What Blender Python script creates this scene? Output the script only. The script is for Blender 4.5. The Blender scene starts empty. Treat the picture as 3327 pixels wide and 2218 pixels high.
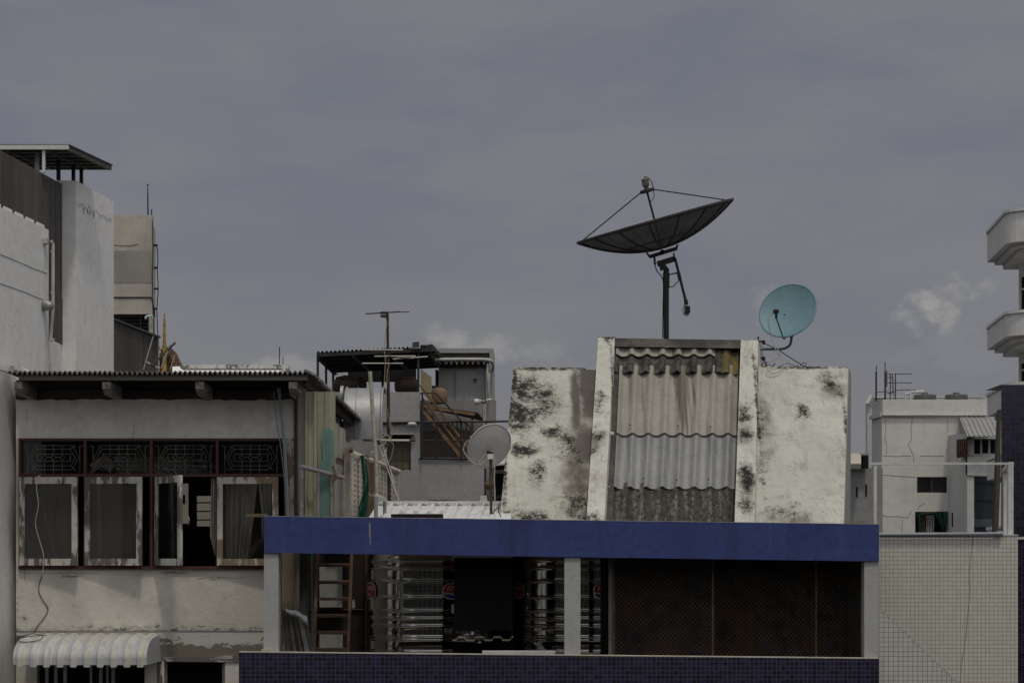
import bpy, bmesh, math, random
from mathutils import Vector, Matrix
random.seed(7)
S = bpy.context.scene
COL = S.collection
R = math.radians

# ------------------------------------------------------------------ camera
F, CX, HY, CZ = 6400.0, 1663.5, 1830.0, 12.0        # focal length in photo px, principal column, horizon row, eye height
cam_d = bpy.data.cameras.new("camera")
cam = bpy.data.objects.new("camera", cam_d); COL.objects.link(cam)
cam_d.sensor_width = 36.0
cam_d.lens = 36.0*F/3327.0
cam_d.shift_y = (HY-1109.0)/3327.0
cam_d.clip_start, cam_d.clip_end = 0.5, 6000
cam.location = (0, 0, CZ); cam.rotation_euler = (R(90), 0, 0)
S.camera = cam

# ------------------------------------------------------------------ light
SUN_EL, SUN_AZ = 66.0, 17.0      # elevation; degrees to the right of straight behind the camera
sd = bpy.data.lights.new("sun", 'SUN'); sun = bpy.data.objects.new("sun", sd); COL.objects.link(sun)
sd.energy = 1.65; sd.angle = R(4.0); sd.color = (1.0, 0.95, 0.82)
dirv = Vector((math.sin(R(SUN_AZ))*math.cos(R(SUN_EL)), -math.cos(R(SUN_AZ))*math.cos(R(SUN_EL)), math.sin(R(SUN_EL))))
sun.location = dirv*60; sun.rotation_euler = dirv.to_track_quat('Z', 'Y').to_euler()
S.view_settings.view_transform = 'Standard'; S.view_settings.look = 'None'
S.view_settings.exposure = -0.80; S.view_settings.gamma = 1.0
S.cycles.max_bounces = 8; S.cycles.transparent_max_bounces = 12

W = bpy.data.worlds.new("World"); S.world = W; W.use_nodes = True
wt = W.node_tree; wt.nodes.clear()
def wn(t, **k):
    n = wt.nodes.new(t)
    for a, v in k.items(): setattr(n, a, v)
    return n
def wmath(op, a, b=None, c=None):
    n = wn('ShaderNodeMath', operation=op)
    for i, v in enumerate((a, b, c)):
        if v is None: continue
        if isinstance(v, (int, float)): n.inputs[i].default_value = v
        else: wt.links.new(v, n.inputs[i])
    return n.outputs[0]
def wmix(f, a, b):
    n = wn('ShaderNodeMix', data_type='RGBA')
    for i, v in ((0, f), (6, a), (7, b)):
        if isinstance(v, (int, float)): n.inputs[i].default_value = v
        elif isinstance(v, tuple): n.inputs[i].default_value = (*v, 1)
        else: wt.links.new(v, n.inputs[i])
    return n.outputs[2]
wo = wn('ShaderNodeOutputWorld'); bg = wn('ShaderNodeBackground'); bg.inputs[1].default_value = 0.1
wt.links.new(bg.outputs[0], wo.inputs[0])
sky = wn('ShaderNodeTexSky', sky_type='NISHITA', sun_disc=False)
sky.sun_elevation = R(SUN_EL); sky.sun_rotation = R(180-SUN_AZ); sky.altitude = 20; sky.dust_density = 3.0; sky.air_density = 1.2
tc = wn('ShaderNodeTexCoord'); sep = wn('ShaderNodeSeparateXYZ'); wt.links.new(tc.outputs['Generated'], sep.inputs[0])
def wnoise(scale, rot, nscale, detail, rough=0.55):
    mp = wn('ShaderNodeMapping'); mp.inputs['Rotation'].default_value = rot; mp.inputs['Scale'].default_value = scale
    wt.links.new(tc.outputs['Generated'], mp.inputs[0])
    n = wn('ShaderNodeTexNoise'); n.inputs['Scale'].default_value = nscale; n.inputs['Detail'].default_value = detail; n.inputs['Roughness'].default_value = rough
    wt.links.new(mp.outputs[0], n.inputs['Vector']); return n.outputs[0]
def wramp(v, a, b):
    n = wn('ShaderNodeMapRange', interpolation_type='SMOOTHSTEP'); n.inputs[1].default_value = a; n.inputs[2].default_value = b
    wt.links.new(v, n.inputs[0]); return n.outputs[0]
# high thin overcast: a warm-grey and a blue-grey veil in long streaks, paler towards the skyline
n1 = wramp(wnoise((1, 1, 3.2), (0, R(10), 0), 5.5, 6), .38, .62)
n2 = wramp(wnoise((1, 1, 2.6), (0, R(-14), R(20)), 11.0, 7), .40, .66)
veil = wmix(n1, (2.85, 2.92, 3.66), (3.50, 3.42, 3.80))
veil = wmix(wmath('MULTIPLY', n2, .5), veil, (3.62, 3.54, 3.86))
low = wramp(sep.outputs[2], .22, .05)
veil = wmix(wmath('MULTIPLY', low, .55), veil, (3.65, 3.72, 3.85))
n3 = wnoise((1, 1, 1.4), (0, R(25), 0), 52.0, 8, .58)
def puff(px, py, rx, ry, s, thr):      # a small cumulus far off in one direction of the sky
    d = Vector(((px-CX)/F, 1, (HY-py)/F)).normalized()
    sx = wn('ShaderNodeVectorMath', operation='SUBTRACT'); wt.links.new(tc.outputs['Generated'], sx.inputs[0]); sx.inputs[1].default_value = d
    sc = wn('ShaderNodeVectorMath', operation='MULTIPLY'); wt.links.new(sx.outputs[0], sc.inputs[0]); sc.inputs[1].default_value = (F/rx, 3, F/ry)
    ln = wn('ShaderNodeVectorMath', operation='LENGTH'); wt.links.new(sc.outputs[0], ln.inputs[0])
    fall = wmath('SUBTRACT', 1.0, ln.outputs['Value'])
    v = wmath('ADD', wmath('MULTIPLY', fall, .42), wmath('MULTIPLY', wmath('SUBTRACT', n3, .5), 1.25))
    return wmath('MULTIPLY', wramp(v, .06, .42), s)
for px, py, rx, ry, s, thr in ((3085, 930, 120, 75, .85, 0), (3015, 985, 110, 85, .9, 0), (2965, 1045, 75, 70, .6, 0), (3205, 920, 55, 40, .4, 0), (1560, 1125, 210, 70, .5, .64), (1450, 1095, 110, 55, .45, .66),
                               (930, 1185, 160, 40, .45, .64), (2480, 990, 110, 70, .3, .66), (1750, 1150, 140, 60, .3, .66), (3150, 1150, 260, 130, .15, .6)):
    veil = wmix(puff(px, py, rx, ry, s, thr), veil, (6.0, 5.8, 5.55))
final = wmix(0.88, sky.outputs[0], veil)
# the overcast glows round the veiled sun, high behind the camera
dt = wn('ShaderNodeVectorMath', operation='DOT_PRODUCT'); wt.links.new(tc.outputs['Generated'], dt.inputs[0]); dt.inputs[1].default_value = dirv
gl = wn('ShaderNodeVectorMath', operation='SCALE'); wt.links.new(final, gl.inputs[0]); wt.links.new(wmath('ADD', 1.0, wmath('MULTIPLY', wramp(dt.outputs['Value'], -.05, .95), 2.5)), gl.inputs['Scale'])
tn = wn('ShaderNodeVectorMath', operation='MULTIPLY'); wt.links.new(gl.outputs[0], tn.inputs[0]); wt.links.new(wmix(wramp(dt.outputs['Value'], 0.0, .9), (1,1,1), (1.0,.99,.86)), tn.inputs[1])
final = tn.outputs[0]
wt.links.new(final, bg.inputs[0])

# ------------------------------------------------------------------ geometry helpers
def P(px, py, Y): return Vector(((px-CX)/F*Y, Y, CZ+(HY-py)/F*Y))
def X(px, Y): return (px-CX)/F*Y
def Z(py, Y): return CZ+(HY-py)/F*Y
PX = 1/F
class MB:
    def __init__(s): s.v = []; s.f = []
    def add(s, vs, fs):
        o = len(s.v); s.v += [Vector(v) for v in vs]; s.f += [[i+o for i in f] for f in fs]; return s
    def box(s, x0, x1, y0, y1, z0, z1):
        vs = [(x, y, z) for z in (z0, z1) for y in (y0, y1) for x in (x0, x1)]
        return s.add(vs, [(0,2,3,1),(4,5,7,6),(0,1,5,4),(2,6,7,3),(0,4,6,2),(1,3,7,5)])
    def pbox(s, x0, y0, x1, y1, Y, d):         # a box whose front face, at depth Y, covers this pixel rectangle
        a, b = P(x0, y1, Y), P(x1, y0, Y); return s.box(a.x, b.x, Y, Y+d, a.z, b.z)
    def prism(s, pts, d):
        n = len(pts); d = Vector(d); pts = [Vector(p) for p in pts]
        return s.add(pts+[p+d for p in pts], [list(range(n)), list(range(2*n-1, n-1, -1))]+[(i, i+n, (i+1)%n+n, (i+1)%n) for i in range(n)])
    def loft(s, A, B):
        n = len(A); return s.add(list(A)+list(B), [list(range(n)), list(range(2*n-1, n-1, -1))]+[(i, i+n, (i+1)%n+n, (i+1)%n) for i in range(n)])
    def poly(s, pp, Y, d): return s.prism([P(x, y, Y) for x, y in pp], (0, d, 0))
    def bar(s, a, b, w, h=None, up=(0,0,1)):
        a, b = Vector(a), Vector(b); h = h or w; t = (b-a).normalized(); up = Vector(up)
        if abs(t.dot(up)) > .95: up = Vector((0,1,0))
        r = t.cross(up).normalized(); u = r.cross(t).normalized()
        q = [r*(i*w/2)+u*(j*h/2) for i, j in ((-1,-1),(1,-1),(1,1),(-1,1))]
        return s.loft([a+k for k in q], [b+k for k in q])
    def tube(s, pts, r, n=8, cap=True):
        pts = [Vector(p) for p in pts]; rings = []; prev = None
        for i, p in enumerate(pts):
            t = (pts[min(i+1, len(pts)-1)]-pts[max(i-1, 0)]).normalized()
            if prev is None:
                up = Vector((0,0,1)) if abs(t.z) < .9 else Vector((0,1,0)); r0 = t.cross(up).normalized()
            else: r0 = (prev-t*prev.dot(t)).normalized()
            prev = r0; u = t.cross(r0); rr = r[i] if isinstance(r, (list, tuple)) else r
            rings.append([p+(r0*math.cos(2*math.pi*k/n)+u*math.sin(2*math.pi*k/n))*rr for k in range(n)])
        vs = [v for g in rings for v in g]; fs = []
        for i in range(len(rings)-1):
            for k in range(n): fs.append((i*n+k, i*n+(k+1)%n, (i+1)*n+(k+1)%n, (i+1)*n+k))
        if cap: fs += [list(range(n))[::-1], list(range((len(rings)-1)*n, len(rings)*n))]
        return s.add(vs, fs)
    def lathe(s, c, prof, n=32, axis=(0,0,1), cap=True):
        c = Vector(c); ax = Vector(axis).normalized(); up = Vector((0,0,1)) if abs(ax.z) < .9 else Vector((1,0,0))
        a = ax.cross(up).normalized(); b = ax.cross(a).normalized(); vs = []; fs = []
        for r, z in prof:
            for k in range(n):
                t = 2*math.pi*k/n; vs.append(c+ax*z+(a*math.cos(t)+b*math.sin(t))*r)
        for i in range(len(prof)-1):
            for k in range(n): fs.append((i*n+k, i*n+(k+1)%n, (i+1)*n+(k+1)%n, (i+1)*n+k))
        if cap: fs += [list(range(n))[::-1], list(range((len(prof)-1)*n, len(prof)*n))]
        return s.add(vs, fs)
    def corr(s, O, U, V, N, waves, amp, th, prof='sin', per=12, nl=1, sag=None):
        # corrugated sheet: O corner, U across the waves, V along them, N outward
        O, U, V, N = Vector(O), Vector(U), Vector(V), Vector(N).normalized(); nu = int(waves*per)
        def h(t):
            t = t % 1
            if prof == 'sin': return amp*math.sin(2*math.pi*t)
            if prof == 'big': return amp*(max(0, math.cos(2*math.pi*t))**1.5*2-1)
            if prof == 'crest': return amp*(2*(.5+.5*math.cos(2*math.pi*t))**1.8-1)
            if prof == 'rib':  # flat pan, narrow trapezoid rib
                d = abs(t-.5); return amp*(1 if d < .08 else max(0, 1-(d-.08)/.07))
            if prof == 'box':
                d = abs(t-.5); return amp*(1 if d < .2 else max(-1, 1-2*(d-.2)/.1))
        top, bot = [], []
        for j in range(nl+1):
            for i in range(nu+1):
                p = O+U*(i/nu)+V*(j/nl)+N*h(i/per)
                if sag: p = p+N*sag(j/nl)
                top.append(p); bot.append(p-N*th)
        m = (nu+1)*(nl+1); fs = []
        for j in range(nl):
            for i in range(nu):
                a = j*(nu+1)+i; fs.append((a, a+1, a+nu+2, a+nu+1)); fs.append((a+m, a+nu+1+m, a+nu+2+m, a+1+m))
        for i in range(nu):
            fs.append((i, i+m, i+1+m, i+1)); a = nl*(nu+1)+i; fs.append((a, a+1, a+1+m, a+m))
        for j in range(nl):
            a = j*(nu+1); fs.append((a, a+nu+1, a+nu+1+m, a+m)); a += nu; fs.append((a, a+m, a+nu+1+m, a+nu+1))
        return s.add(top+bot, fs)
    def sheet(s, f, nu, nv, th=.004):          # cloth: f(u,v) -> point, given a thickness along y
        a = [Vector(f(i/nu, j/nv)) for j in range(nv+1) for i in range(nu+1)]; m = len(a); fs = []
        for j in range(nv):
            for i in range(nu):
                k = j*(nu+1)+i; fs.append((k, k+1, k+nu+2, k+nu+1)); fs.append((k+m, k+nu+1+m, k+nu+2+m, k+1+m))
        for i in range(nu):
            fs.append((i, i+m, i+1+m, i+1)); k = nv*(nu+1)+i; fs.append((k, k+1, k+1+m, k+m))
        for j in range(nv):
            k = j*(nu+1); fs.append((k, k+nu+1, k+nu+1+m, k+m)); k += nu; fs.append((k, k+m, k+nu+1+m, k+nu+1))
        return s.add(a+[p+Vector((0, th, 0)) for p in a], fs)
    def build(s, name, m, parent=None, smooth=False, origin=None, fix=True):
        if parent is not None:
            o0 = Vector((0,0,0)); q = parent
            while q is not None: o0 = o0+q.location; q = q.parent
        elif origin is not None: o0 = Vector(origin)
        else:
            lo = [min(v[i] for v in s.v) for i in range(3)]; hi = [max(v[i] for v in s.v) for i in range(3)]
            o0 = Vector(((lo[0]+hi[0])/2, (lo[1]+hi[1])/2, lo[2]))
        me = bpy.data.meshes.new(name); me.from_pydata([v-o0 for v in s.v], [], s.f)
        if fix:
            b = bmesh.new(); b.from_mesh(me); bmesh.ops.recalc_face_normals(b, faces=b.faces); b.to_mesh(me); b.free()
        if smooth:
            for p in me.polygons: p.use_smooth = True
            if hasattr(me, 'set_sharp_from_angle'): me.set_sharp_from_angle(angle=R(40))
        me.materials.append(m)
        o = bpy.data.objects.new(name, me); COL.objects.link(o)
        if parent is not None: o.parent = parent
        else: o.location = o0
        return o
def tag(o, label, cat, group=None, kind=None):
    o['label'] = label; o['category'] = cat
    if group: o['group'] = group
    if kind: o['kind'] = kind
    return o
def thing(name, loc, label, cat, group=None):
    o = bpy.data.objects.new(name, None); COL.objects.link(o); o.location = loc; o.empty_display_size = .2
    return tag(o, label, cat, group)
def solo(mb, name, m, label, cat, group=None, smooth=False):
    return tag(mb.build(name, m, smooth=smooth), label, cat, group)
def dup(root, loc, label=None, rotz=None):
    r = root.copy(); COL.objects.link(r); r.location = loc
    if rotz is not None: r.rotation_euler.z = rotz
    if label: r['label'] = label
    for ch in list(root.children):
        c = ch.copy(); COL.objects.link(c); c.parent = r
        for g in ch.children:
            d = g.copy(); COL.objects.link(d); d.parent = c
    return r
def curve(pts, k=6):      # Catmull-Rom through the points
    pts = [Vector(p) for p in pts]; out = []; q = [pts[0]*2-pts[1]]+pts+[pts[-1]*2-pts[-2]]
    for i in range(1, len(q)-2):
        a, b, c, d = q[i-1:i+3]
        for j in range(k):
            t = j/k; out.append(.5*((2*b)+(c-a)*t+(2*a-5*b+4*c-d)*t*t+(3*b-a-3*c+d)*t**3))
    return out+[pts[-1]]
def wire(pp, Y, r, k=6, n=5):  # cable through picture points, at one depth or a depth per point
    return MB().tube(curve([P(p[0], p[1], p[2] if len(p) > 2 else Y) for p in pp], k), r, n)

# ------------------------------------------------------------------ materials
def lin(c): return tuple((x/255/12.92 if x/255 <= .04045 else ((x/255+.055)/1.055)**2.4) for x in c)
def alb(c, k=.345): return tuple(min(.85, x/k) for x in lin(c))     # surface colour that shows as c on a wall the sun grazes
class NT:
    def __init__(s, name):
        s.m = bpy.data.materials.new(name); s.m.use_nodes = True; s.t = s.m.node_tree; s.t.nodes.clear()
        s.out = s.t.nodes.new('ShaderNodeOutputMaterial'); s.b = s.t.nodes.new('ShaderNodeBsdfPrincipled'); s.t.links.new(s.b.outputs[0], s.out.inputs[0])
        s.tc = s.t.nodes.new('ShaderNodeTexCoord')
    def n(s, t, **k):
        x = s.t.nodes.new(t)
        for a, v in k.items(): setattr(x, a, v)
        return x
    def ln(s, a, b): s.t.links.new(a, b)
    def put(s, sock, v):
        if isinstance(v, (int, float)): sock.default_value = v
        elif isinstance(v, (tuple, list)): sock.default_value = (*v, 1) if len(v) == 3 and sock.type == 'RGBA' else v
        else: s.ln(v, sock)
    def map(s, scale=(1,1,1), rot=(0,0,0), loc=(0,0,0)):
        m = s.n('ShaderNodeMapping'); m.inputs['Scale'].default_value = scale; m.inputs['Rotation'].default_value = rot; m.inputs['Location'].default_value = loc
        s.ln(s.tc.outputs['Object'], m.inputs[0]); return m.outputs[0]
    def noise(s, scale, detail=6, rough=.55, stretch=(1,1,1), loc=(0,0,0), dist=0):
        x = s.n('ShaderNodeTexNoise'); x.inputs['Scale'].default_value = scale; x.inputs['Detail'].default_value = detail; x.inputs['Roughness'].default_value = rough; x.inputs['Distortion'].default_value = dist
        s.ln(s.map(stretch, loc=loc), x.inputs['Vector']); return x.outputs[0]
    def ramp(s, v, a, b, lo=0, hi=1):
        x = s.n('ShaderNodeMapRange', interpolation_type='SMOOTHSTEP')
        for i, k in ((1, a), (2, b), (3, lo), (4, hi)): x.inputs[i].default_value = k
        s.ln(v, x.inputs[0]); return x.outputs[0]
    def math(s, op, a, b=None):
        x = s.n('ShaderNodeMath', operation=op); s.put(x.inputs[0], a)
        if b is not None: s.put(x.inputs[1], b)
        return x.outputs[0]
    def mix(s, f, a, b):
        x = s.n('ShaderNodeMix', data_type='RGBA'); s.put(x.inputs[0], f); s.put(x.inputs[6], a); s.put(x.inputs[7], b); return x.outputs[2]
    def blob(s, c, r):
        a = s.n('ShaderNodeVectorMath', operation='SUBTRACT'); s.ln(s.tc.outputs['Object'], a.inputs[0]); a.inputs[1].default_value = c
        b = s.n('ShaderNodeVectorMath', operation='DIVIDE'); s.ln(a.outputs[0], b.inputs[0]); b.inputs[1].default_value = r
        l = s.n('ShaderNodeVectorMath', operation='LENGTH'); s.ln(b.outputs[0], l.inputs[0]); return s.math('SUBTRACT', 1.0, l.outputs['Value'])
    def finish(s, col, rough=.8, metal=0, bump=0, bscale=60, spec=.3, hgt=None):
        s.put(s.b.inputs['Base Color'], col); s.put(s.b.inputs['Roughness'], rough); s.put(s.b.inputs['Metallic'], metal); s.b.inputs['Specular IOR Level'].default_value = spec
        if bump:
            b = s.n('ShaderNodeBump'); b.inputs['Strength'].default_value = bump; b.inputs['Distance'].default_value = .02
            s.ln(hgt if hgt is not None else s.noise(bscale, 4), b.inputs['Height']); s.ln(b.outputs[0], s.b.inputs['Normal'])
        return s.m
def M(name, c, c2=None, scale=2.0, rough=.8, metal=0, bump=.15, bscale=60, spec=.3, streak=None, speck=None, stretch=(1,1,1), fine=.12, lo=.35, hi=.65, sst=(1,1,.05), stripe=None):
    t = NT(name); c2 = c2 or tuple(x*.8 for x in c)
    col = t.mix(t.ramp(t.noise(scale, 7, .6, stretch), lo, hi), c, c2)
    if fine: col = t.mix(t.ramp(t.noise(scale*9, 5, .65, stretch, loc=(3,1,2)), .4, .75, 0, fine*3), col, tuple(x*.62 for x in c2))
    for k, st in enumerate(streak if isinstance(streak, list) else [streak] if streak else []):   # (colour, amount, scale, lo, hi)
        sc, am, ss, a, b = st
        col = t.mix(t.math('MULTIPLY', t.ramp(t.noise(ss, 5, .6, sst, loc=(k*3.1, 1.7, 0)), a, b), am), col, sc)
    if stripe:                   # (colour, pitch along x, amount): bands of a second tone
        sx = t.n('ShaderNodeSeparateXYZ'); t.ln(t.tc.outputs['Object'], sx.inputs[0])
        col = t.mix(t.math('MULTIPLY', t.ramp(t.math('SINE', t.math('ADD', t.math('MULTIPLY', sx.outputs[0], 6.2832/stripe[1]), stripe[3])), -.2, .5), stripe[2]), col, stripe[0])
    for k, sp in enumerate(speck if isinstance(speck, list) else [speck] if speck else []):      # (colour, scale, threshold, amount)
        sc, ss, th, am = sp
        col = t.mix(t.math('MULTIPLY', t.ramp(t.noise(ss, 6, .65, stretch, loc=(7+k*2, 2, 5)), th, th+.05), am), col, sc)
    return t.finish(col, rough, metal, bump, bscale, spec)
def tiles(name, size, c1, c2, grout, mortar=.06, rough=.25, dirt=.2, dirtc=(.2,.17,.12)):
    t = NT(name); mp = t.n('ShaderNodeSeparateXYZ'); t.ln(t.tc.outputs['Object'], mp.inputs[0])
    cb = t.n('ShaderNodeCombineXYZ'); t.ln(t.math('ADD', mp.outputs[0], mp.outputs[1]), cb.inputs[0]); t.ln(mp.outputs[2], cb.inputs[1])
    br = t.n('ShaderNodeTexBrick', offset=0.0, squash=1.0); t.ln(cb.outputs[0], br.inputs['Vector'])
    br.inputs['Scale'].default_value = 1/size; br.inputs['Brick Width'].default_value = 1; br.inputs['Row Height'].default_value = 1
    br.inputs['Mortar Size'].default_value = mortar; br.inputs['Mortar Smooth'].default_value = .1; br.inputs['Bias'].default_value = -.15
    t.put(br.inputs['Color1'], c1); t.put(br.inputs['Color2'], c2); t.put(br.inputs['Mortar'], grout)
    col = t.mix(t.math('MULTIPLY', t.ramp(t.noise(1.3, 7, .65, (1,1,.5)), .4, .75), dirt), br.outputs['Color'], dirtc)
    b = t.n('ShaderNodeBump'); b.inputs['Strength'].default_value = .3; b.inputs['Distance'].default_value = .004; b.invert = True
    t.ln(br.outputs['Fac'], b.inputs['Height']); t.ln(b.outputs[0], t.b.inputs['Normal'])
    t.put(t.b.inputs['Base Color'], col); t.put(t.b.inputs['Roughness'], t.ramp(br.outputs['Fac'], 0, 1, rough, .9)); return t.m
def glass(name, tint=(.05,.05,.052), dirty=.45, rough=.05):   # old pane: part film of dust, part clear, part mirror
    t = NT(name); t.t.nodes.remove(t.b)
    tr = t.n('ShaderNodeBsdfTransparent'); df = t.n('ShaderNodeBsdfDiffuse'); gl = t.n('ShaderNodeBsdfGlossy'); gl.inputs['Roughness'].default_value = rough
    df.inputs[0].default_value = (*tint, 1)
    m1 = t.n('ShaderNodeMixShader'); t.ln(t.ramp(t.noise(3, 5, .6, (1,1,.4)), .25, .8, dirty-.15, dirty+.15), m1.inputs[0]); t.ln(tr.outputs[0], m1.inputs[1]); t.ln(df.outputs[0], m1.inputs[2])
    fr = t.n('ShaderNodeFresnel'); fr.inputs[0].default_value = 1.45
    m2 = t.n('ShaderNodeMixShader'); t.ln(fr.outputs[0], m2.inputs[0]); t.ln(m1.outputs[0], m2.inputs[1]); t.ln(gl.outputs[0], m2.inputs[2]); t.ln(m2.outputs[0], t.out.inputs[0]); return t.m
def peeling(name, paint, wood, amount=.5, stretch=(1,1,.25), scale=9):
    t = NT(name)
    w = t.mix(t.noise(30, 4, .6, stretch), wood, tuple(x*.55 for x in wood))
    mask = t.ramp(t.math('ADD', t.math('MULTIPLY', t.noise(scale, 8, .7, stretch), .65), t.math('MULTIPLY', t.noise(1.6, 2), .5)), amount-.02, amount+.02)
    pt = t.mix(t.ramp(t.noise(5, 5), .35, .7), paint, tuple(x*.78 for x in paint))
    return t.finish(t.mix(mask, pt, w), .75, 0, .5, hgt=mask)
# material library
G = {}
G['ground'] = M('asphalt', (.06,.06,.062), (.04,.04,.042), 1.5)
G['white_wall'] = M('white_wall_paint', (.80,.79,.77), (.74,.73,.70), .8, bump=.2, bscale=25, streak=[((.42,.40,.37), .35, 2.2, .5, .78), ((.3,.28,.26), .25, 6, .62, .8)], speck=((.35,.33,.30), 14, .70, .5))
G['clad'] = M('brown_cladding', (.085,.075,.068), (.06,.054,.05), 1.2, rough=.55, streak=((.13,.12,.11), .5, 8, .45, .7), bump=0)
G['conc'] = M('bare_concrete', alb((118,113,105)), alb((104,100,93)), .7, bump=.3, streak=((.16,.15,.14), .35, 2, .5, .75), speck=((.12,.11,.1), 9, .68, .5))
G['patch'] = M('grey_cement_patch', alb((92,89,84)), alb((84,82,78)), 2, bump=.3)
G['steel_white'] = M('white_steel', (.62,.62,.60), (.5,.5,.48), 3, rough=.45, bump=0, speck=((.25,.16,.1), 20, .68, .6))
G['steel_dark'] = M('dark_steel', (.035,.03,.03), (.02,.018,.018), 5, rough=.55, bump=.1, speck=((.08,.04,.025), 25, .6, .6))
G['void'] = M('dark_recess', (.012,.011,.011), (.008,.008,.008), 3, rough=.9, bump=0)
G['pvc'] = M('grey_pvc', (.55,.54,.50), (.42,.41,.38), 4, rough=.5, bump=0)
G['blue_pvc'] = M('blue_pvc', (.33,.40,.43), (.26,.33,.36), 4, rough=.5, bump=0, speck=((.3,.3,.28), 30, .62, .5))
G['galv'] = M('galvanised_sheet', (.36,.36,.365), (.29,.29,.295), 1.2, rough=.5, metal=.5, bump=.05, bscale=6)
G['gold'] = M('gilded_stucco', (.42,.26,.045), (.26,.15,.03), 2, rough=.4, metal=.25, bump=.2)
G['darkgold'] = M('dark_gilding', (.16,.075,.025), (.08,.04,.02), 3, rough=.6)
G['asb_edge'] = M('old_fibre_cement', (.20,.19,.17), (.11,.105,.095), 4, bump=.4, speck=((.04,.04,.035), 10, .52, .8))
def house_wall():
    t = NT('house_plaster'); a, b = alb((131,128,121)), alb((117,114,108))
    c = t.mix(t.ramp(t.noise(1.1, 8, .62), .35, .65), a, b); c = t.mix(t.ramp(t.noise(6, 7, .7), .52, .75, 0, .5), c, (.30,.285,.26))
    g = t.math('MAXIMUM', t.math('MULTIPLY', t.blob((0,0,Z(2046,26.2)), (9,9,.16)), .30), t.math('MULTIPLY', t.blob((-6.62-X(500,26.2),0,Z(1960,26.2)), (.22,1,.9)), .26))
    for x, y, rx, ry in ((290,2036,40,26),(510,2034,35,22),(655,2036,45,24),(690,1880,80,16),(80,2010,30,40),(560,1860,120,12),(230,1872,90,10)):
        g = t.math('MAXIMUM', g, t.math('MULTIPLY', t.blob((X(x,26.2)-X(500,26.2),0,Z(y,26.2)), (rx/244,2,ry/244)), .33))
    v = t.math('ADD', t.math('MAXIMUM', g, -.08), t.math('ADD', t.math('MULTIPLY', t.noise(9, 9, .74, (1,1,1.6)), .9), t.math('MULTIPLY', t.noise(40, 4, .7), .25)))
    c = t.mix(t.math('MULTIPLY', t.ramp(v, .72, .92), .6), c, (.16,.15,.125)); c = t.mix(t.math('MULTIPLY', t.ramp(v, .86, .93), .75), c, (.07,.062,.052))
    sp = t.ramp(t.noise(24, 3, .5, loc=(5,5,5)), .73, .75); c = t.mix(t.math('MULTIPLY', sp, .8), c, (.12,.11,.1))
    return t.finish(c, .88, 0, .6, 9)
G['house_old'] = M('house_rough_plaster', alb((141,138,130)), alb((128,125,118)), 1.1, bump=.55, bscale=9, streak=[((.22,.21,.19), .3, 3, .5, .8)], speck=[((.18,.16,.14), 22, .70, .8), ((.3,.28,.25), 5, .62, .45)])
G['house'] = house_wall()
G['house_up'] = M('house_lintel_plaster', alb((145,142,137)), alb((134,131,126)), 1.0, bump=.5, bscale=9, streak=((.2,.19,.18), .3, 3, .5, .8), speck=((.16,.15,.14), 16, .69, .7))
G['beam_wood'] = M('dark_old_timber', (.075,.058,.052), (.045,.038,.035), 2, bump=.4, stretch=(.3,1,3))
G['red_frame'] = M('oxblood_window_paint', (.105,.045,.038), (.075,.034,.03), 5, rough=.6, speck=((.22,.17,.14), 24, .66, .8))
G['peel'] = peeling('peeling_white_sash', (.58,.555,.50), (.18,.15,.125), .62)
G['peel2'] = peeling('worn_white_sash', (.54,.53,.49), (.18,.155,.135), .572)
G['peel3'] = peeling('bare_tan_sash', (.55,.53,.48), (.29,.21,.14), .565)
G['glass'] = glass('dusty_pane', (.085,.08,.073), .46)
G['glass2'] = glass('clear_old_pane', (.04,.037,.034), .16)
G['grille'] = M('grille_wire', (.62,.59,.5), (.5,.47,.4), 6, rough=.6, bump=0)
G['curtain'] = M('faded_grey_curtain', (.68,.64,.57), (.50,.47,.42), 3, rough=.95, bump=.2, bscale=120, stretch=(3,1,.3))
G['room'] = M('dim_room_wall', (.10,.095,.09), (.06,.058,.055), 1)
G['beige'] = M('beige_yard_wall', (.62,.56,.44), (.5,.46,.37), 1.2)
G['junk'] = M('stacked_old_sheets', (.75,.60,.52), (.30,.46,.40), 3.5, stretch=(.5,1,6))
G['rust'] = M('rusty_steel', (.16,.092,.064), (.09,.055,.042), 6, rough=.85, bump=.4, speck=((.2,.15,.12), 18, .6, .6))
G['rust_dark'] = M('rusty_dark_sheet', (.034,.025,.02), (.02,.016,.014), 1.6, rough=.85, bump=.3, streak=((.075,.045,.025), .5, 3, .55, .75))
def house_band():
    t = NT('peeled_cement_band'); m = t.ramp(t.math('ADD', t.noise(5, 8, .7, (1,1,2.2)), t.math('MULTIPLY', t.math('MAXIMUM', t.blob((0,0,Z(2051,26.2)), (9,9,.11)), t.blob((.9,0,Z(2080,26.2)), (1.1,1,.10))), .36)), .60, .62)
    c = t.mix(t.noise(3, 6), (.20,.175,.135), (.145,.13,.105)); return t.finish(t.mix(m, c, (.5,.48,.44)), .85, 0, .5, hgt=m)
G['band'] = house_band()
G['awning'] = M('white_awning_sheet', (.62,.61,.57), (.50,.49,.46), 2, rough=.5, bump=.05, streak=[((.30,.31,.34), .65, 9, .5, .7), ((.52,.46,.34), .5, 3, .45, .7)], speck=((.2,.2,.2), 16, .66, .6), stripe=((.40,.41,.45), .1703, .75, 1.0))
G['cable_w'] = M('dirty_white_cable', (.42,.40,.34), (.32,.30,.26), 5, bump=0)
G['cable_d'] = M('black_cable', (.03,.028,.028), (.02,.02,.02), 5, bump=0)

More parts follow.
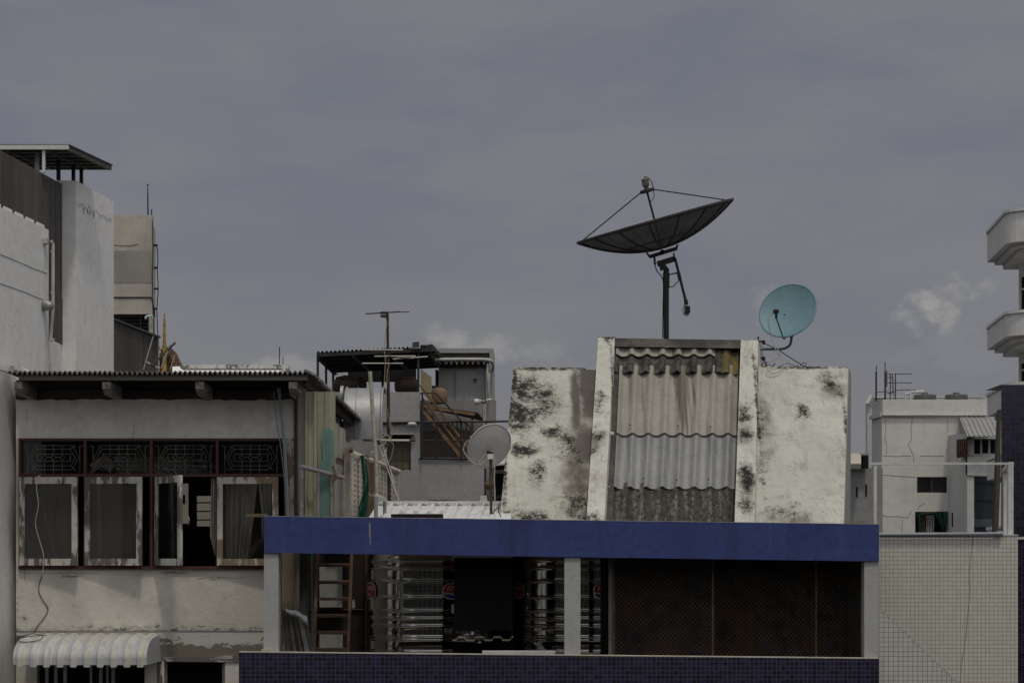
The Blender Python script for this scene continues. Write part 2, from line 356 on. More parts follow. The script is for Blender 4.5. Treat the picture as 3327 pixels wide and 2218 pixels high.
# ------------------------------------------------------------------ ground
gr = MB().add([(-3000,-600,0),(3000,-600,0),(3000,5000,0),(-3000,5000,0)], [(0,1,2,3)]).build('ground', G['ground'])
gr['kind'] = 'structure'

# ================================================================== white building at the left
def wallX(px, off):          # depth where the picture column px meets the receding wall X = off + .123 Y
    return off/((px-CX)/F-.123)
D = Vector((.123, 1, 0)).normalized(); NR = Vector((1, -.123, 0)).normalized()
Y0, Y1 = 22.5, wallX(158, -9.92)
wb = thing('white_building', (-9.92+.123*26-1, 26, 0), 'white rendered building with dark ribbed cladding and a rooftop canopy, at the left edge', 'building')
m = MB()
a, b = Vector((-9.92+.123*Y0, Y0, 0)), Vector((-9.92+.123*Y1, Y1, 0)); zt = CZ+(HY-672)/F*wallX(0, -9.92)
m.prism([a, b, b+Vector((0,0,zt)), a+Vector((0,0,zt))], (-.075, .0, 0)); m.build('wall', G['white_wall'], wb)
m = MB()                    # cracks / joints: shallow dark beads proud of nothing, set in the face
for y0 in (826, 920):
    z = CZ+(HY-y0)/F*wallX(0, -9.92); p = [Vector((-9.92+.123*y+.002, y, z+random.uniform(-.008,.008))) for y in (22.6, 24, 25, 25.7, 26.2, 26.8, 27.1, wallX(152 if y0 < 900 else 143, -9.92))]
    m.tube(p, .004, 5)
m.build('joint', M('joint_grey', (.14,.135,.13), None, 4, bump=0), wb)
# dark ribbed cladding, set back behind the wall, running on to the tower
Yc0, Yc1 = 22.5, 28.46
zc = CZ+5.475
O = Vector((-10.0+.123*Yc0, Yc0, 0)); U = Vector((.123*(Yc1-Yc0), Yc1-Yc0, 0)); 
Yn = wallX(158, -10.0)
O1 = Vector((-10.0+.123*Yn, Yn, Z(1108, 28)))
MB().corr(Vector((O.x, O.y, Z(690, 26.5)-.9)), U, (0,0,zc-(Z(690, 26.5)-.9)), NR, 60, .012, .02, 'box', 8).build('cladding', G['clad'], wb)
MB().corr(O1, Vector((-10.0+.123*Yc1, Yc1, 0))-Vector((O1.x, O1.y, 0)), (0,0,Z(690, 26.5)-.9-O1.z-.004), NR, 12, .012, .02, 'box', 8).build('cladding', G['clad'], wb)
for k in range(6):
    y = 25.4+k*.40; a_ = Vector((-9.972+.123*y, y, zt+.002)); MB().prism([a_, a_+Vector((.123,1,0))*.27, a_+Vector((.123,1,0))*.27+Vector((0,0,.06)), a_+Vector((0,0,.06))], (-.02,0,0)).build('spacer_block', G['white_wall'], wb)
O2 = Vector((-9.93+.123*Yn, Yn+.02, 0))
m = MB(); m.prism([(O2.x-.06, Yn+.01, 0), (-10.0+.123*28.46-.06, 28.46, 0), (-10.0+.123*28.46-.06, 28.46, Z(1108, 28)), (O2.x-.06, Yn+.01, Z(1108, 28))], (.05, 0, 0)); m.build('lower_wall', G['white_wall'], wb)
# stair tower
xt = X(212, 28.0); zt2 = CZ+5.53
m = MB(); Yb = 30.12
m.prism([(xt-1.9, 28.47, 0), (xt+.05, 28.47, 0), (xt+.123*(Yb-28.0), Yb, 0), (xt-1.9+.123*1.6, Yb, 0)], (0,0,zt2)); m.build('tower', G['white_wall'], wb)
m = MB()
for (x0, x1, y, s) in ((222, 290, 612, 8), (290, 365, 650, 14)):
    pass
pts = []
for i in range(16):
    y = 28.5+i*.1; pts.append((xt+.123*(y-28.0)+.004, y, zt2-.29-(.03*math.sin(i*2.1)+random.uniform(0,.04))))
m.tube(pts, .003, 4); m.build('crack', M('crack_dark', (.22,.21,.20), None, 4, bump=0), wb)
for i in (3, 5, 6, 8):
    y = 28.5+i*.085; MB().prism([(xt+.123*(y-28.0)+.005, y, zt2-.34), (xt+.123*(y-28)+.009, y+.035, zt2-.34), (xt+.123*(y-28)+.008, y+.02, zt2-.34-random.uniform(.06,.12))], (-.006, 0, 0)).build('stain', G['patch'], wb)
def canopy_mat():
    t = NT('canopy_sheet'); t.t.nodes.remove(t.b); a = t.n('ShaderNodeBsdfTranslucent'); a.inputs[0].default_value = (.20,.21,.21,1); b = t.n('ShaderNodeBsdfDiffuse'); b.inputs[0].default_value = (.16,.17,.17,1)
    x = t.n('ShaderNodeMixShader'); x.inputs[0].default_value = .5; t.ln(a.outputs[0], x.inputs[1]); t.ln(b.outputs[0], x.inputs[2]); t.ln(x.outputs[0], t.out.inputs[0]); return t.m
# canopy on the roof: frame of steel tubes with translucent sheets
Ya, Yb2 = 27.6, 29.0
za = CZ+(HY-474)/F*Ya
xr0, xr1 = X(222, Ya), X(363, Yb2)
cnp = wb
m = MB()
m.box(-9.6, xr0, Ya, Ya+.05, za-.05, za); m.bar((xr0-.03, Ya, za-.03), (xr1-.03, Yb2, za-.03), .05, .06)
m.box(-9.4, xr1, Yb2-.05, Yb2, za-.06, za)
for k in range(5): 
    y = Ya+.2+k*.25; m.box(-9.4, xr0+(xr1-xr0)*(y-Ya)/1.4-.05, y, y+.04, za-.05, za-.012)
for k in range(7):
    x = xr0-.35-k*.55; m.bar((x, Ya+.03, za-.035), (x+.33, Yb2-.05, za-.035), .03, .05)
m.build('canopy_frame', M('grey_steel', (.15,.145,.14), (.10,.095,.09), 3), wb)
MB().box(-9.6, xr0+.01, Ya-.03, Ya-.002, za-.055, za+.004).build('fascia', G['steel_white'], wb)
m = MB(); m.prism([(-9.6, Ya-.02, za+.006), (xr0+.02, Ya-.02, za+.006), (xr1+.02, Yb2, za+.006), (-9.3, Yb2, za+.006)], (0,0,.012)); m.build('canopy_sheet', canopy_mat(), wb)
MB().pbox(137, 474+9, 146, 560, Ya, .05).build('post', G['steel_white'], wb)
for (x0, x1, y1, Y) in ((113,125,555,28.0), (183,194,566,28.5), (232,242,577,28.75), (258,268,592,28.9)):
    MB().pbox(x0, 474+(Y-Ya)*38+6, x1, y1+18, Y, .06).build('post', G['steel_white'] if x0 < 130 else G['steel_dark'], wb)
# downpipe with hopper and a round vent cowl
yd = wallX(150, -9.92)
m = MB(); xd = -9.92+.123*yd+.05
m.tube([(xd+.035, yd-.06, Z(785, yd)), (xd+.055, yd-.03, Z(795, yd)), (xd+.05, yd-.02, Z(1000, yd)), (xd+.02, yd-.02, Z(1105, yd)), (xd+.02, yd-.02, Z(1205, yd))], .022, 8)
for yy in (815, 950, 1100): m.tube([(xd+.045, yd-.02, Z(yy, yd)), (xd+.045, yd-.02, Z(yy+6, yd))], .029, 8)
m.build('downpipe', G['pvc'], wb)
MB().pbox(139, 773, 153, 790, yd-.14, .12).build('rain_hopper', G['pvc'], wb)
m = MB(); c = P(146, 990, yd-.12); m.lathe(c, [(.0,.14),(.05,.12),(.075,.05),(.08,0),(.08,-.02)], 18, (.8,-.35,-.25)); m.build('vent_cowl', G['galv'], wb, True)
m = MB(); m.tube(curve([P(0,1202,25), P(12,1206,25.4), P(28,1212,25.8)]), .006, 4)
tag(m.build('cable', G['cable_d']), 'short dark cable from the white side wall to the corrugated eave', 'cable')

# ================================================================== bare concrete tower behind
ct = thing('concrete_tower', (X(430,36), 37, 0), 'unpainted beige concrete stair tower with a grey cement patch, behind the white building', 'building')
Yt = 36.0
m = MB(); zt3 = Z(699, Yt)
xl, xr = X(330, Yt), X(495, Yt)
m.box(xl, xr, Yt, Yt+.12, Z(1020,Yt), zt3); m.box(X(484,Yt), xr, Yt, Yt+.12, 0, Z(1020,Yt)-.001); m.box(xl, X(484,Yt)-.001, Yt, Yt+.12, 0, Z(1090,Yt))
m.build('wall', G['conc'], ct)
m = MB(); m.prism([(xr, Yt+.12, 0), (xr+.2, Yt+1.6, 0), (xl+.2, Yt+1.6, 0), (xl, Yt+.12, 0)], (0,0,zt3-.01)); 
m2 = MB(); m2.prism([(xr+.001, Yt+.12, 0), (X(503.5,Yt+.7), Yt+.75, 0), (X(503.5,Yt+.7)-.1, Yt+.75, 0), (xr-.1, Yt+.12, 0)], (0,0,Z(728,Yt))); m2.build('side_wall', G['conc'], ct)
MB().pbox(364, 814, 493, 919, Yt-.006, .005).build('cement_patch', G['patch'], ct)
MB().tube([P(360,966,Yt-.01), P(492,966,Yt-.01), P(497,985,Yt-.01), P(504,1030,Yt+.2)], .012, 5).build('ledge_cable', G['cable_d'], ct)
MB().tube([P(360,795,Yt-.005), P(420,798,Yt-.005), P(450,792,Yt-.005)], .007, 4).build('crack', G['patch'], ct)
m = MB(); m.pbox(362, 1020, 484, 1090, Yt+.6, .02); m.build('window_recess', G['void'], ct)
m = MB()
for k in range(6): m.pbox(366, 1028+k*11, 484, 1030+k*11, Yt+.08, .03)
for x in (385, 455): m.pbox(x, 1021, x+3, 1090, Yt+.05, .03)
m.build('louvre', G['steel_dark'], ct)
MB().tube(curve([P(473,1036,Yt-.15), P(474,1029,Yt-.15), P(482,1027,Yt-.1), P(492,1026,Yt-.08), P(495,1034,Yt-.06)], 4), .02, 6).build('drain_elbow', M('pale_blue_pipe', (.5,.6,.62), None, 4, bump=0), ct)
m = MB(); m.tube(curve([P(495,715,Yt-.05), P(497,800,Yt-.05), P(495,880,Yt-.05), P(497,1000,Yt-.05), P(500,1085,Yt-.05)]), .008, 4)
m.tube(curve([P(510,795,Yt+.1), P(513,840,Yt+.1), P(511,880,Yt+.1), P(514,940,Yt+.1), P(510,1005,Yt+.1), P(513,1090,Yt+.1)]), .009, 4)
for x, y in ((510,797),(511,870),(512,938),(509,1003)): m.lathe(P(x-2,y,Yt+.1), [(.02,-.05),(.025,.02)], 6, (1,0,0))
m.build('cable', G['cable_d'], ct)
lr = thing('lightning_rod', P(481,700,Yt+.3), 'tall thin lightning rod on top of the bare concrete tower', 'lightning rod')
MB().tube([P(481,699,Yt+.3), P(480,640,Yt+.3), P(480,598,Yt+.3)], [.014,.012,.006], 6).build('rod', G['steel_dark'], lr)
m = MB(); [m.tube([P(480,605,Yt+.3), P(480+d,598,Yt+.3)], .005, 4) for d in (-5, 5)]; m.build('prong', G['steel_dark'], lr)
solo(MB().tube([P(493,702,Yt+.4), P(492.5,682,Yt+.4)], .011, 5).tube([P(492.5,686,Yt+.4), P(489.5,681,Yt+.4)], .006, 4).tube([P(492.5,686,Yt+.4), P(495.5,681,Yt+.4)], .006, 4), 'roof_rod', G['steel_dark'], 'short forked rod beside the tall lightning rod on the concrete tower', 'lightning rod')
# ribbed metal fence in front of the tower
Yf0, Yf1 = 31.0, 35.2
A, B = P(345, 1030, Yf0), P(515, 1100, Yf1)
zf = P(363,1038,31.4).z
cf = thing('corrugated_fence', (A.x, A.y, 0), 'dark brown ribbed metal fence sloping away below the concrete tower', 'fence')
B = Vector((X(513.5, 33.0), 33.0, Z(1098, 33.0))); A = Vector((X(345,31), 31, Z(1030,31)))
m = MB(); n = (B-A).cross(Vector((0,0,1))).normalized()
U = Vector((B.x-A.x, B.y-A.y, 0))
m.corr(Vector((A.x, A.y, Z(1260, 31))), U, (0,0,1), n, 40, .012, .015, 'box', 8)
# raise the top edge along the slope
for i, v in enumerate(m.v):
    t = (v.x-A.x)/U.x
    if v.z > Z(1260,31)+.5: m.v[i] = Vector((v.x, v.y, A.z+(B.z-A.z)*t))
m.build('panel', G['clad'], cf)
MB().bar(A+Vector((0,-.03,.01)), B+Vector((0.03,-.03,.01)), .05, .03).build('top_rail', G['clad'], cf)
MB().pbox(512.5, 1098, 516, 1210, 33.0, .06).build('post', G['steel_white'], cf)

# ================================================================== temple spire far behind
Ys = 70.0
ts = thing('temple_spire', P(534,1260,Ys), 'slender golden temple spire with carved roof finials, rising over the corrugated eave', 'spire')
k = Ys/F
prof = [(16,-60),(15,0),(12,40),(8,60),(7.5,65),(7,100),(6.5,120),(6,150),(5.5,165),(7,170),(6,176),(4.8,180),(4.8,200),(5.6,204),(3.6,208),(3.6,216),(4.2,220),(3.2,224),(2.8,238),(4.2,243),(3.2,247),(2.0,265),(1.2,275),(2.2,281),(1.6,286),(.3,290)]
prof = [(10,-40),(9,20),(8,45),(5.6,60),(5.2,95),(5,125),(5.4,129),(4.4,133),(5,139),(4.6,146),(4,152),(4.8,156),(3.8,160),(3.4,178),(4,183),(3,186),(2.7,204),(4,212),(3,216),(2.2,228),(1.3,238),(2.3,243),(1.6,247),(.3,250)]
m = MB(); m.lathe(P(534, 1265, Ys), [(r*k*1.35, z*k) for r, z in prof], 16); m.build('spire', G['gold'], ts, True)
m = MB(); m.poly([(534,1120),(580,1215),(590,1265),(480,1265),(515,1170)], Ys+.6, 2.5); m.build('roof_gable', G['darkgold'], ts)
m = MB()
def flame(x, y, s, lean): m.tube(curve([P(x,y,Ys+.4), P(x+s*.5*lean,y-s*.5,Ys+.4), P(x+s*lean,y-s*.6,Ys+.4), P(x+s*.8*lean,y-s*1.2,Ys+.4), P(x+s*1.3*lean,y-s*1.5,Ys+.4)], 3), [s*k*.22]*3+[s*k*.2]*6+[s*k*.12]*4, 5)
for x, y, s in ((541,1140,13),(546,1155,13),(552,1170,13),(559,1185,13),(566,1200,13),(571,1212,12)): flame(x, y, s, 1); flame(x-2, y+8, s*.7, .4)
for x, y, s in ((528,1142,11),(524,1155,11),(520,1170,11),(517,1185,11)): flame(x, y, s, -1)
m.tube([P(536,1130,Ys+.5), P(578,1218,Ys+.5)], .06, 6); m.tube([P(532,1130,Ys+.5), P(510,1200,Ys+.5)], .06, 6)
m.build('finial', G['darkgold'], ts)
# bits of an old aerial lying on the roof in front of it
Yq = 27.2
ol = thing('fallen_antenna', P(505,1200,Yq), 'fallen aerial of crossed grey and white rods on the corrugated roof', 'antenna')
MB().tube([P(495,1185,Yq), P(570,1112,Yq)], .016, 7).build('mast', M('grey_tube', (.11,.11,.1), None, 4, bump=0), ol)
MB().tube([P(464,1172,Yq-.05), P(524,1200,Yq-.05)], .015, 7).build('boom', G['steel_dark'], ol)
MB().tube([P(477,1177,Yq-.075), P(488,1183,Yq-.075)], .016, 7).build('sleeve', G['cable_w'], ol); MB().tube([P(505,1191,Yq-.075), P(519,1198,Yq-.075)], .016, 7).build('sleeve', G['cable_w'], ol)
for a, b in (((498,1092),(466,1201)), ((540,1146),(524,1195)), ((545,1140),(528,1196)), ((568,1152),(553,1200))):
    MB().tube([P(*a,Yq-.1), P(*b,Yq-.1)], .009, 6).build('element', G['cable_w'], ol)
solo(wire([(555,1132),(562,1140),(575,1170),(590,1195)], Yq, .005), 'cable', G['cable_d'], 'thin dark cable hanging from the fallen aerial above the eave', 'cable')

# white parapet with weathered ridge tiles behind the eave
rp = thing('roof_parapet', P(760,1230,35), 'white roof with a lichen-stained ridge, showing just above the corrugated eave', 'roof')
MB().prism([P(560,1190,35.9),P(932,1190,35.9),P(932,1240,34.6),P(560,1240,34.6)], (0,.02,-.1)).build('wall', M('bright_white_wall', (.8,.8,.78), (.7,.7,.68), 2), rp)
G['ridge'] = M('lichen_ridge', (.66,.65,.61), (.55,.54,.5), 3, speck=((.10,.095,.08), 7, .53, .85), bump=.3)
m = MB(); xs = [585, 640, 707, 775, 840, 905, 937]
for a, b in zip(xs, xs[1:]):
    m.poly([(a+.6,1184+random.uniform(-1,1.5)),(b-.6,1184+random.uniform(-1,1.5)),(b-.6,1196),(a+.6,1196)], 35.0, .35)
m.build('ridge_tile', G['ridge'], rp)
MB().pbox(915, 1196, 938, 1230, 34.95, .3).build('end_block', G['ridge'], rp)
solo(MB().tube([P(908,1186,50), P(908,1127,50)], .012, 4), 'rod', G['steel_dark'], 'hair-thin rod standing behind the lichen-stained ridge', 'rod')
solo(MB().tube([P(919,1186,52), P(919.4,1160,52)], .010, 4), 'rod', G['steel_dark'], 'shorter hair-thin rod right of the taller one behind the ridge', 'rod')
# ================================================================== shophouse with the worn windows
YF = 26.2
hs = thing('shophouse', (X(500,YF), YF, 0), 'old grey plastered house with a corrugated eave and peeling white casement windows', 'house')
TH = .16
wl, wr = X(52, YF), X(962, YF)
m = MB(); m.pbox(52, 1296, 962, 1424, YF, TH); m.build('lintel_wall', G['house_up'], hs)
m = MB()
m.box(wl, wr, YF, YF+TH, Z(2048,YF), Z(1849,YF)); m.box(wl, X(62,YF), YF, YF+TH, Z(1849,YF)+.0005, Z(1424,YF)-.0005); m.build('wall', G['house'], hs)
MB().box(X(929,YF), wr, YF-.012, YF+TH, Z(1849,YF)+.0005, Z(1424,YF)-.0005).build('corner_pier', peeling('flaking_white_pier', (.58,.56,.51), (.32,.24,.18), .60, (1,1,.5), 5), hs)
bd = MB(); bd.box(wl, X(905,YF), YF+.012, YF+TH, Z(2136,YF), Z(2048,YF)-.0005); b_ = bd.build('cement_band', G['band'], hs)
# below: pier strips around the lower openings
m = MB(); m.box(wl, X(120,YF), YF, YF+TH, 0, Z(2136,YF)-.0005); m.box(X(470,YF), X(533,YF), YF, YF+TH, 0, Z(2136,YF)-.0005); m.box(X(731,YF), X(905,YF), YF, YF+TH, 0, Z(2136,YF)-.0005)
m.box(X(120,YF)+.0005, X(470,YF)-.0005, YF, YF+TH, 0, Z(2500,YF)); m.box(X(533,YF)+.0005, X(731,YF)-.0005, YF, YF+TH, 0, Z(2500,YF)); m.build('lower_wall', G['house'], hs)
ckh = M('plaster_crack', (.2,.185,.16), None, 4, bump=0)
for pp in (((64,1858),(90,1861),(150,1863),(240,1861),(320,1863)), ((78,1850),(82,1865),(80,1878),(84,1892)), ((640,1880),(700,1872),(770,1878),(800,1874)), ((430,1424),(436,1400),(432,1370)), ((88,1332),(86,1350),(88,1365))):
    MB().tube([P(x, y, YF-.001) for x, y in pp], .0028, 4).build('crack', ckh, hs)
# dark timber wall plate under the eave
m = MB(); n_ = 40; top = Z(1268,YF); pts = [(wl, YF-.035, top)]+[(wl+(wr-wl)*i/n_, YF-.035, Z(1298,YF)+random.uniform(-.012,.014)) for i in range(n_+1)]+[(wr, YF-.035, top)]
m.prism(pts, (0,.034,0)); m.build('wall_plate', G['beam_wood'], hs)
MB().pbox(52, 1235, 962, 1296, YF, TH-.01).build('upper_wall', G['beam_wood'], hs)
# roof: flat corrugated sheets carried on rafter ends
YE = 25.3; zr = Z(1209, YE); xe0, xe1 = X(27, YE), X(1003, YE)
m = MB(); m.corr((xe0, YE, zr), (xe1-xe0, 0, 0), (0, 8.6, .03), (0,0,1), 60, .023, .012, 'sin', 10, 6); m.build('roof_sheet', G['asb_edge'], hs)
m = MB(); m.box(xe0+.12, xe1-.02, YE+.06, YE+.12, zr-.095, zr-.035); m.build('eave_purlin', M('pale_old_timber', (.19,.175,.15), (.12,.11,.095), 3, stretch=(.3,1,3)), hs)
for x in (46, 332, 635, 938):
    m = MB(); pp = [(x, zr-.11), (x+0, 0)]
    x0 = X(x, YE+.08)
    m.prism([(x0, YE+.08, zr-.115), (x0, YE+.08, Z(1262,YE+.08)), (x0, YE+.22, Z(1283,YE+.2)), (x0, YF+.0-.036, Z(1283,YE+.2)), (x0, YF-.036, zr-.115)], (.105,0,0)); m.build('rafter_end', M('weathered_rafter', (.30,.28,.25), (.18,.165,.15), 6, stretch=(1,.4,3), bump=.3, speck=((.06,.05,.045), 14, .55, .7)) if x == 46 else bpy.data.materials['weathered_rafter'], hs)
# right-hand verge: short steep sheets whose wave ends step away from the camera
m = MB(); m.corr((xe1-.06, YE-.02, zr+.03), (0, 8.4, 0), (.15, 0, -.075), (.45,0,.89), 42, .022, .012, 'sin', 8, 1); m.build('verge_sheet', G['asb_edge'], hs)
MB().box(xe1-.10, xe1-.05, YE+.15, YE+8.3, zr-.14, zr-.03).build('verge_board', G['beam_wood'], hs)
MB().box(wr-.11, wr, YF+TH+.001, 33.5, 0, zr-.04).build('side_wall', G['house'], hs)
# pale flashing at the left end
solo(MB().poly([(24,1187),(42,1187),(64,1190),(92,1210),(60,1212),(58,1203),(26,1197)], 25.9, .35), 'flashing', G['ridge'], 'stained white mortar flashing at the left end of the corrugated eave', 'flashing')

# room behind the windows
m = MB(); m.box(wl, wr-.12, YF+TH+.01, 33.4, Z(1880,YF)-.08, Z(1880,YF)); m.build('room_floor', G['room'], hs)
YB = 30.6
def wall_holes(mb, px0, px1, py0, py1, Y, d, holes):        # front wall split round rectangular openings (picture pixels)
    xs = sorted({px0, px1, *[h[0] for h in holes], *[h[1] for h in holes]}); ys = sorted({py0, py1, *[h[2] for h in holes], *[h[3] for h in holes]})
    for xa, xb in zip(xs, xs[1:]):
        run = None
        for ya, yb in zip(ys, ys[1:]):
            cx, cy = (xa+xb)/2, (ya+yb)/2
            hole = any(h[0] < cx < h[1] and h[2] < cy < h[3] for h in holes)
            if hole:
                if run: mb.pbox(xa, run[0], xb, run[1], Y, d); run = None
            else: run = (run[0], yb) if run else (ya, yb)
        if run: mb.pbox(xa, run[0], xb, run[1], Y, d)
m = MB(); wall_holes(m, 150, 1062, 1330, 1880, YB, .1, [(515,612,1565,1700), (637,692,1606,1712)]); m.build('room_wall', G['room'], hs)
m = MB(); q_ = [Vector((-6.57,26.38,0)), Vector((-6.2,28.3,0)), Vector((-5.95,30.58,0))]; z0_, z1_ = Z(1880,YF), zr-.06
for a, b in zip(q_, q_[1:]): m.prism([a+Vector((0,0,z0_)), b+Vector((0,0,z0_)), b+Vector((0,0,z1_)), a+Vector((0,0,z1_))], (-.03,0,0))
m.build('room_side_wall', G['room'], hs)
m = MB()
for y in (1606, 1630, 1658, 1686, 1709): m.pbox(632, y, 697, y+4, YB-.03, .02)
m.build('louvre', G['steel_dark'], hs)
m = MB(); 
for x in (558, 572): m.tube([P(x,1607,YB-.3), P(x+1,1800,YB-.3)], .03, 6)
m.pbox(555, 1607, 600, 1636, YB-.33, .05); m.build('shelf_frame', G['void'], hs)
MB().pbox(380, 1480, 860, 1780, 36.5, .1).build('yard_wall', G['beige'], hs)
# oxblood window frame: sill, transom, head and mullions
fr = MB()
YW = YF-.03; D_ = .10
fr.box(X(62,YF), X(929,YF)-.0005, YW, YW+D_, Z(1432,YF), Z(1423.5,YF)); fr.box(X(62,YF), X(929,YF)-.0005, YW, YW+D_, Z(1548,YF), Z(1539,YF)); fr.box(X(62,YF), X(929,YF)-.0005, YW-.015, YW+D_, Z(1848.5,YF), Z(1838,YF))
for x0, x1 in ((62,69.5),(273,281.5),(488,496.5),(702,710),(923,928)): 
    fr.box(X(x0,YF), X(x1,YF), YW+.003, YW+D_-.003, Z(1539,YF)-.0003, Z(1432,YF)); fr.box(X(x0,YF), X(x1,YF), YW+.003, YW+D_-.003, Z(1838,YF), Z(1548,YF)-.0003)
wf = fr.build('window_frame', G['red_frame'], hs)
for k, (x0, x1) in enumerate(((69.5,273),(281.5,488),(496.5,702),(710,923))):
    MB().pbox(x0, 1432, x1, 1539, YF+.035, .004).build('pane', G['glass2'], hs)
# wire grille behind each transom
def grille():
    g = MB(); s = .3062; ox, oy = 230, 895
    def q(*pp): g.tube([P(71+(x-ox)*s, 1433+(y-oy)*s, YF+.06) for x, y in pp], .0042, 4)
    q((300,1065),(380,940),(770,940),(835,1065),(760,1195),(370,1195),(300,1065))
    q((330,1065),(390,978),(740,978),(795,1065),(750,1155),(385,1155),(330,1065))
    for y in (1030, 1105): q((390,y),(745,y))
    q((390,1030),(390,1105)); q((745,1030),(745,1105))
    for x in (472, 565, 660): q((x,930),(x,1038)); q((x,1092),(x,1238)); q((x-28,1065),(x,1040),(x+28,1065),(x,1090),(x-28,1065))
    for x in (518, 612): q((x-18,1065),(x+18,1065))
    q((290,945),(290,1235)); q((845,945),(845,1235)); q((390,978),(340,940)); q((740,978),(800,940)); q((385,1155),(330,1200)); q((750,1155),(800,1200)); q((255,945),(290,945)); q((845,945),(880,945))
    return g
g0 = grille().build('grille', G['grille'], hs)
for dx in (213, 427, 642):
    g = g0.copy(); COL.objects.link(g); g.parent = hs; g.location.x += dx/F*YF
# casement sashes, hinged on the left stile and opened outwards
def sash(px0, wpx, ang, mat, glassm, y0=1549, y1=1837):
    w = wpx/F*YF; h0, h1 = Z(y1,YF)+.004, Z(y0,YF)-.004; st = 18/F*YF; rb = 22/F*YF; t = .042
    e = bpy.data.objects.new('sash', None)
    s_ = MB(); s_.box(0, st, -t, 0, h0, h1); s_.box(w-st, w, -t, 0, h0, h1); s_.box(st+.0004, w-st-.0004, -t+.003, -.003, h0, h0+rb); s_.box(st+.0004, w-st-.0004, -t+.003, -.003, h1-rb, h1)
    hinge = Vector((X(px0,YF), YF-.034, 0)); mt = Matrix.Translation(hinge) @ Matrix.Rotation(-R(ang), 4, 'Z')
    s_.v = [mt @ v for v in s_.v]; o = s_.build('sash', mat, hs)
    p_ = MB(); p_.box(st, w-st, -t/2-.002, -t/2+.002, h0+rb, h1-rb); p_.v = [mt @ v for v in p_.v]; p_.build('pane', glassm, o)
    return o
sash(68, 194, 7, G['peel'], G['glass'])
sash(280, 193, 9, G['peel2'], G['glass'])
sash(512, 190, 55, G['peel2'], G['glass2'])
sash(709, 200, 6, G['peel3'], G['glass2'])
MB().tube(curve([P(612,1678,YF-.66), P(615,1690,YF-.69), P(612,1705,YF-.66)], 4), .005, 5).build('sash_handle', G['cable_w'], hs)
# curtains
def curtain(pts_l, pts_r, Y, seed, folds):
    def f(u, v):
        i = v*(len(pts_l)-1); j = min(int(i), len(pts_l)-2); t = i-j
        a = Vector((*pts_l[j], 0)).lerp(Vector((*pts_l[j+1], 0)), t); b = Vector((*pts_r[j], 0)).lerp(Vector((*pts_r[j+1], 0)), t)
        c = a.lerp(b, u); return P(c.x, c.y, Y+.035*math.sin(u*folds*6.28+seed+.8*math.sin(v*3+u*5))+.012*math.sin(u*folds*15+v*4))
    return MB().sheet(f, 70, 24)
curtain([(722,1566),(724,1700),(728,1815)], [(836,1566),(823,1690),(806,1815)], YF+.06, 0, 6).build('curtain', G['curtain'], hs, True)
curtain([(836,1566),(848,1660),(850,1745),(785,1812)], [(900,1566),(893,1650),(880,1720),(805,1824)], YF+.09, 1, 4).build('curtain', G['curtain'], hs, True)
curtain([(686,1552),(684,1650),(682,1740),(697,1800)], [(702,1552),(701,1650),(702,1760),(704,1806)], YF+.07, 2, 2.5).build('curtain', G['curtain'], hs, True)
# things in the room
hp = MB()
hp.poly([(385,1850),(388,1750),(402,1690),(420,1672),(445,1668),(470,1688),(520,1710),(560,1716),(600,1740),(612,1850)], 27.6, .5)
solo(hp, 'bundle', G['void'], 'black heap of bundled cloth inside the middle windows of the old house', 'bundle')
for a, b, r, l in (((125,1590),(182,1815),.016,'long thin blue pole leaning behind the leftmost casement pane'), ((88,1690),(132,1815),.022,'thicker grey-blue pole leaning behind the leftmost casement pane'), ((86,1760),(103,1815),.018,'short blue pole in the lower left of the leftmost casement pane')):
    solo(MB().tube([P(*a,26.75), P(*b,26.5)], r, 7), 'pole', M('blue_pole', (.20,.32,.58), (.28,.34,.42), 5, bump=0) if 'long thin' in l else bpy.data.materials['blue_pole'], l, 'pole')
solo(MB().pbox(505, 1672, 586, 1722, 27.2, .02), 'cloth', M('grey_cloth', (.3,.3,.32), None, 4), 'grey cloth hung across the room behind the half-open casement', 'cloth')
m = MB()
for k in range(9): m.corr(P(372+random.uniform(-15,15), 1539-k*6.5, 26.75), (1.2+random.uniform(-.2,.15),0,0), (0,1.4,.02), (0,0,1), 14, .012, .008, 'sin', 6)
solo(m, 'sheet_stack', G['junk'], 'stack of old roofing sheets stored on the loft behind the upper panes', 'sheets')
solo(MB().tube(curve([P(440+18*math.cos(t*1.1)+t*.6, 1516+14*math.sin(t*1.3+.2*t), 26.62+.004*t) for t in range(30)], 3), .008, 5), 'cable_coil', M('grey_flex', (.25,.23,.2), None, 5, bump=0), 'tangled coil of grey flex behind the second upper pane', 'cable')
MB().pbox(330, 1541, 905, 1546, 26.7, 2.5).build('loft_floor', G['room'], hs)
# cables on the facade
solo(wire([(131,1545),(121,1552),(119,1590),(125,1640),(115,1700),(130,1760),(141,1800),(141,1842),(137,1868)], 25.75, .0065), 'cable', G['cable_w'], 'loose whitish cable hanging across the leftmost casement window', 'cable')
solo(wire([(137,1868),(128,1895),(126,1920),(140,1950),(156,1978),(140,2010),(122,2032),(112,2055)], YF-.012, .005), 'cable', G['cable_d'], 'thin dark cable snaking down the plaster under the leftmost window', 'cable')
solo(wire([(45,2082),(60,2070),(85,2062),(110,2058),(140,2066),(120,2080),(70,2084),(62,2074),(95,2066),(150,2062)], 25.45, .005), 'cable_coil', G['cable_d'], 'loose dark wire coil lying on top of the white awning', 'cable')
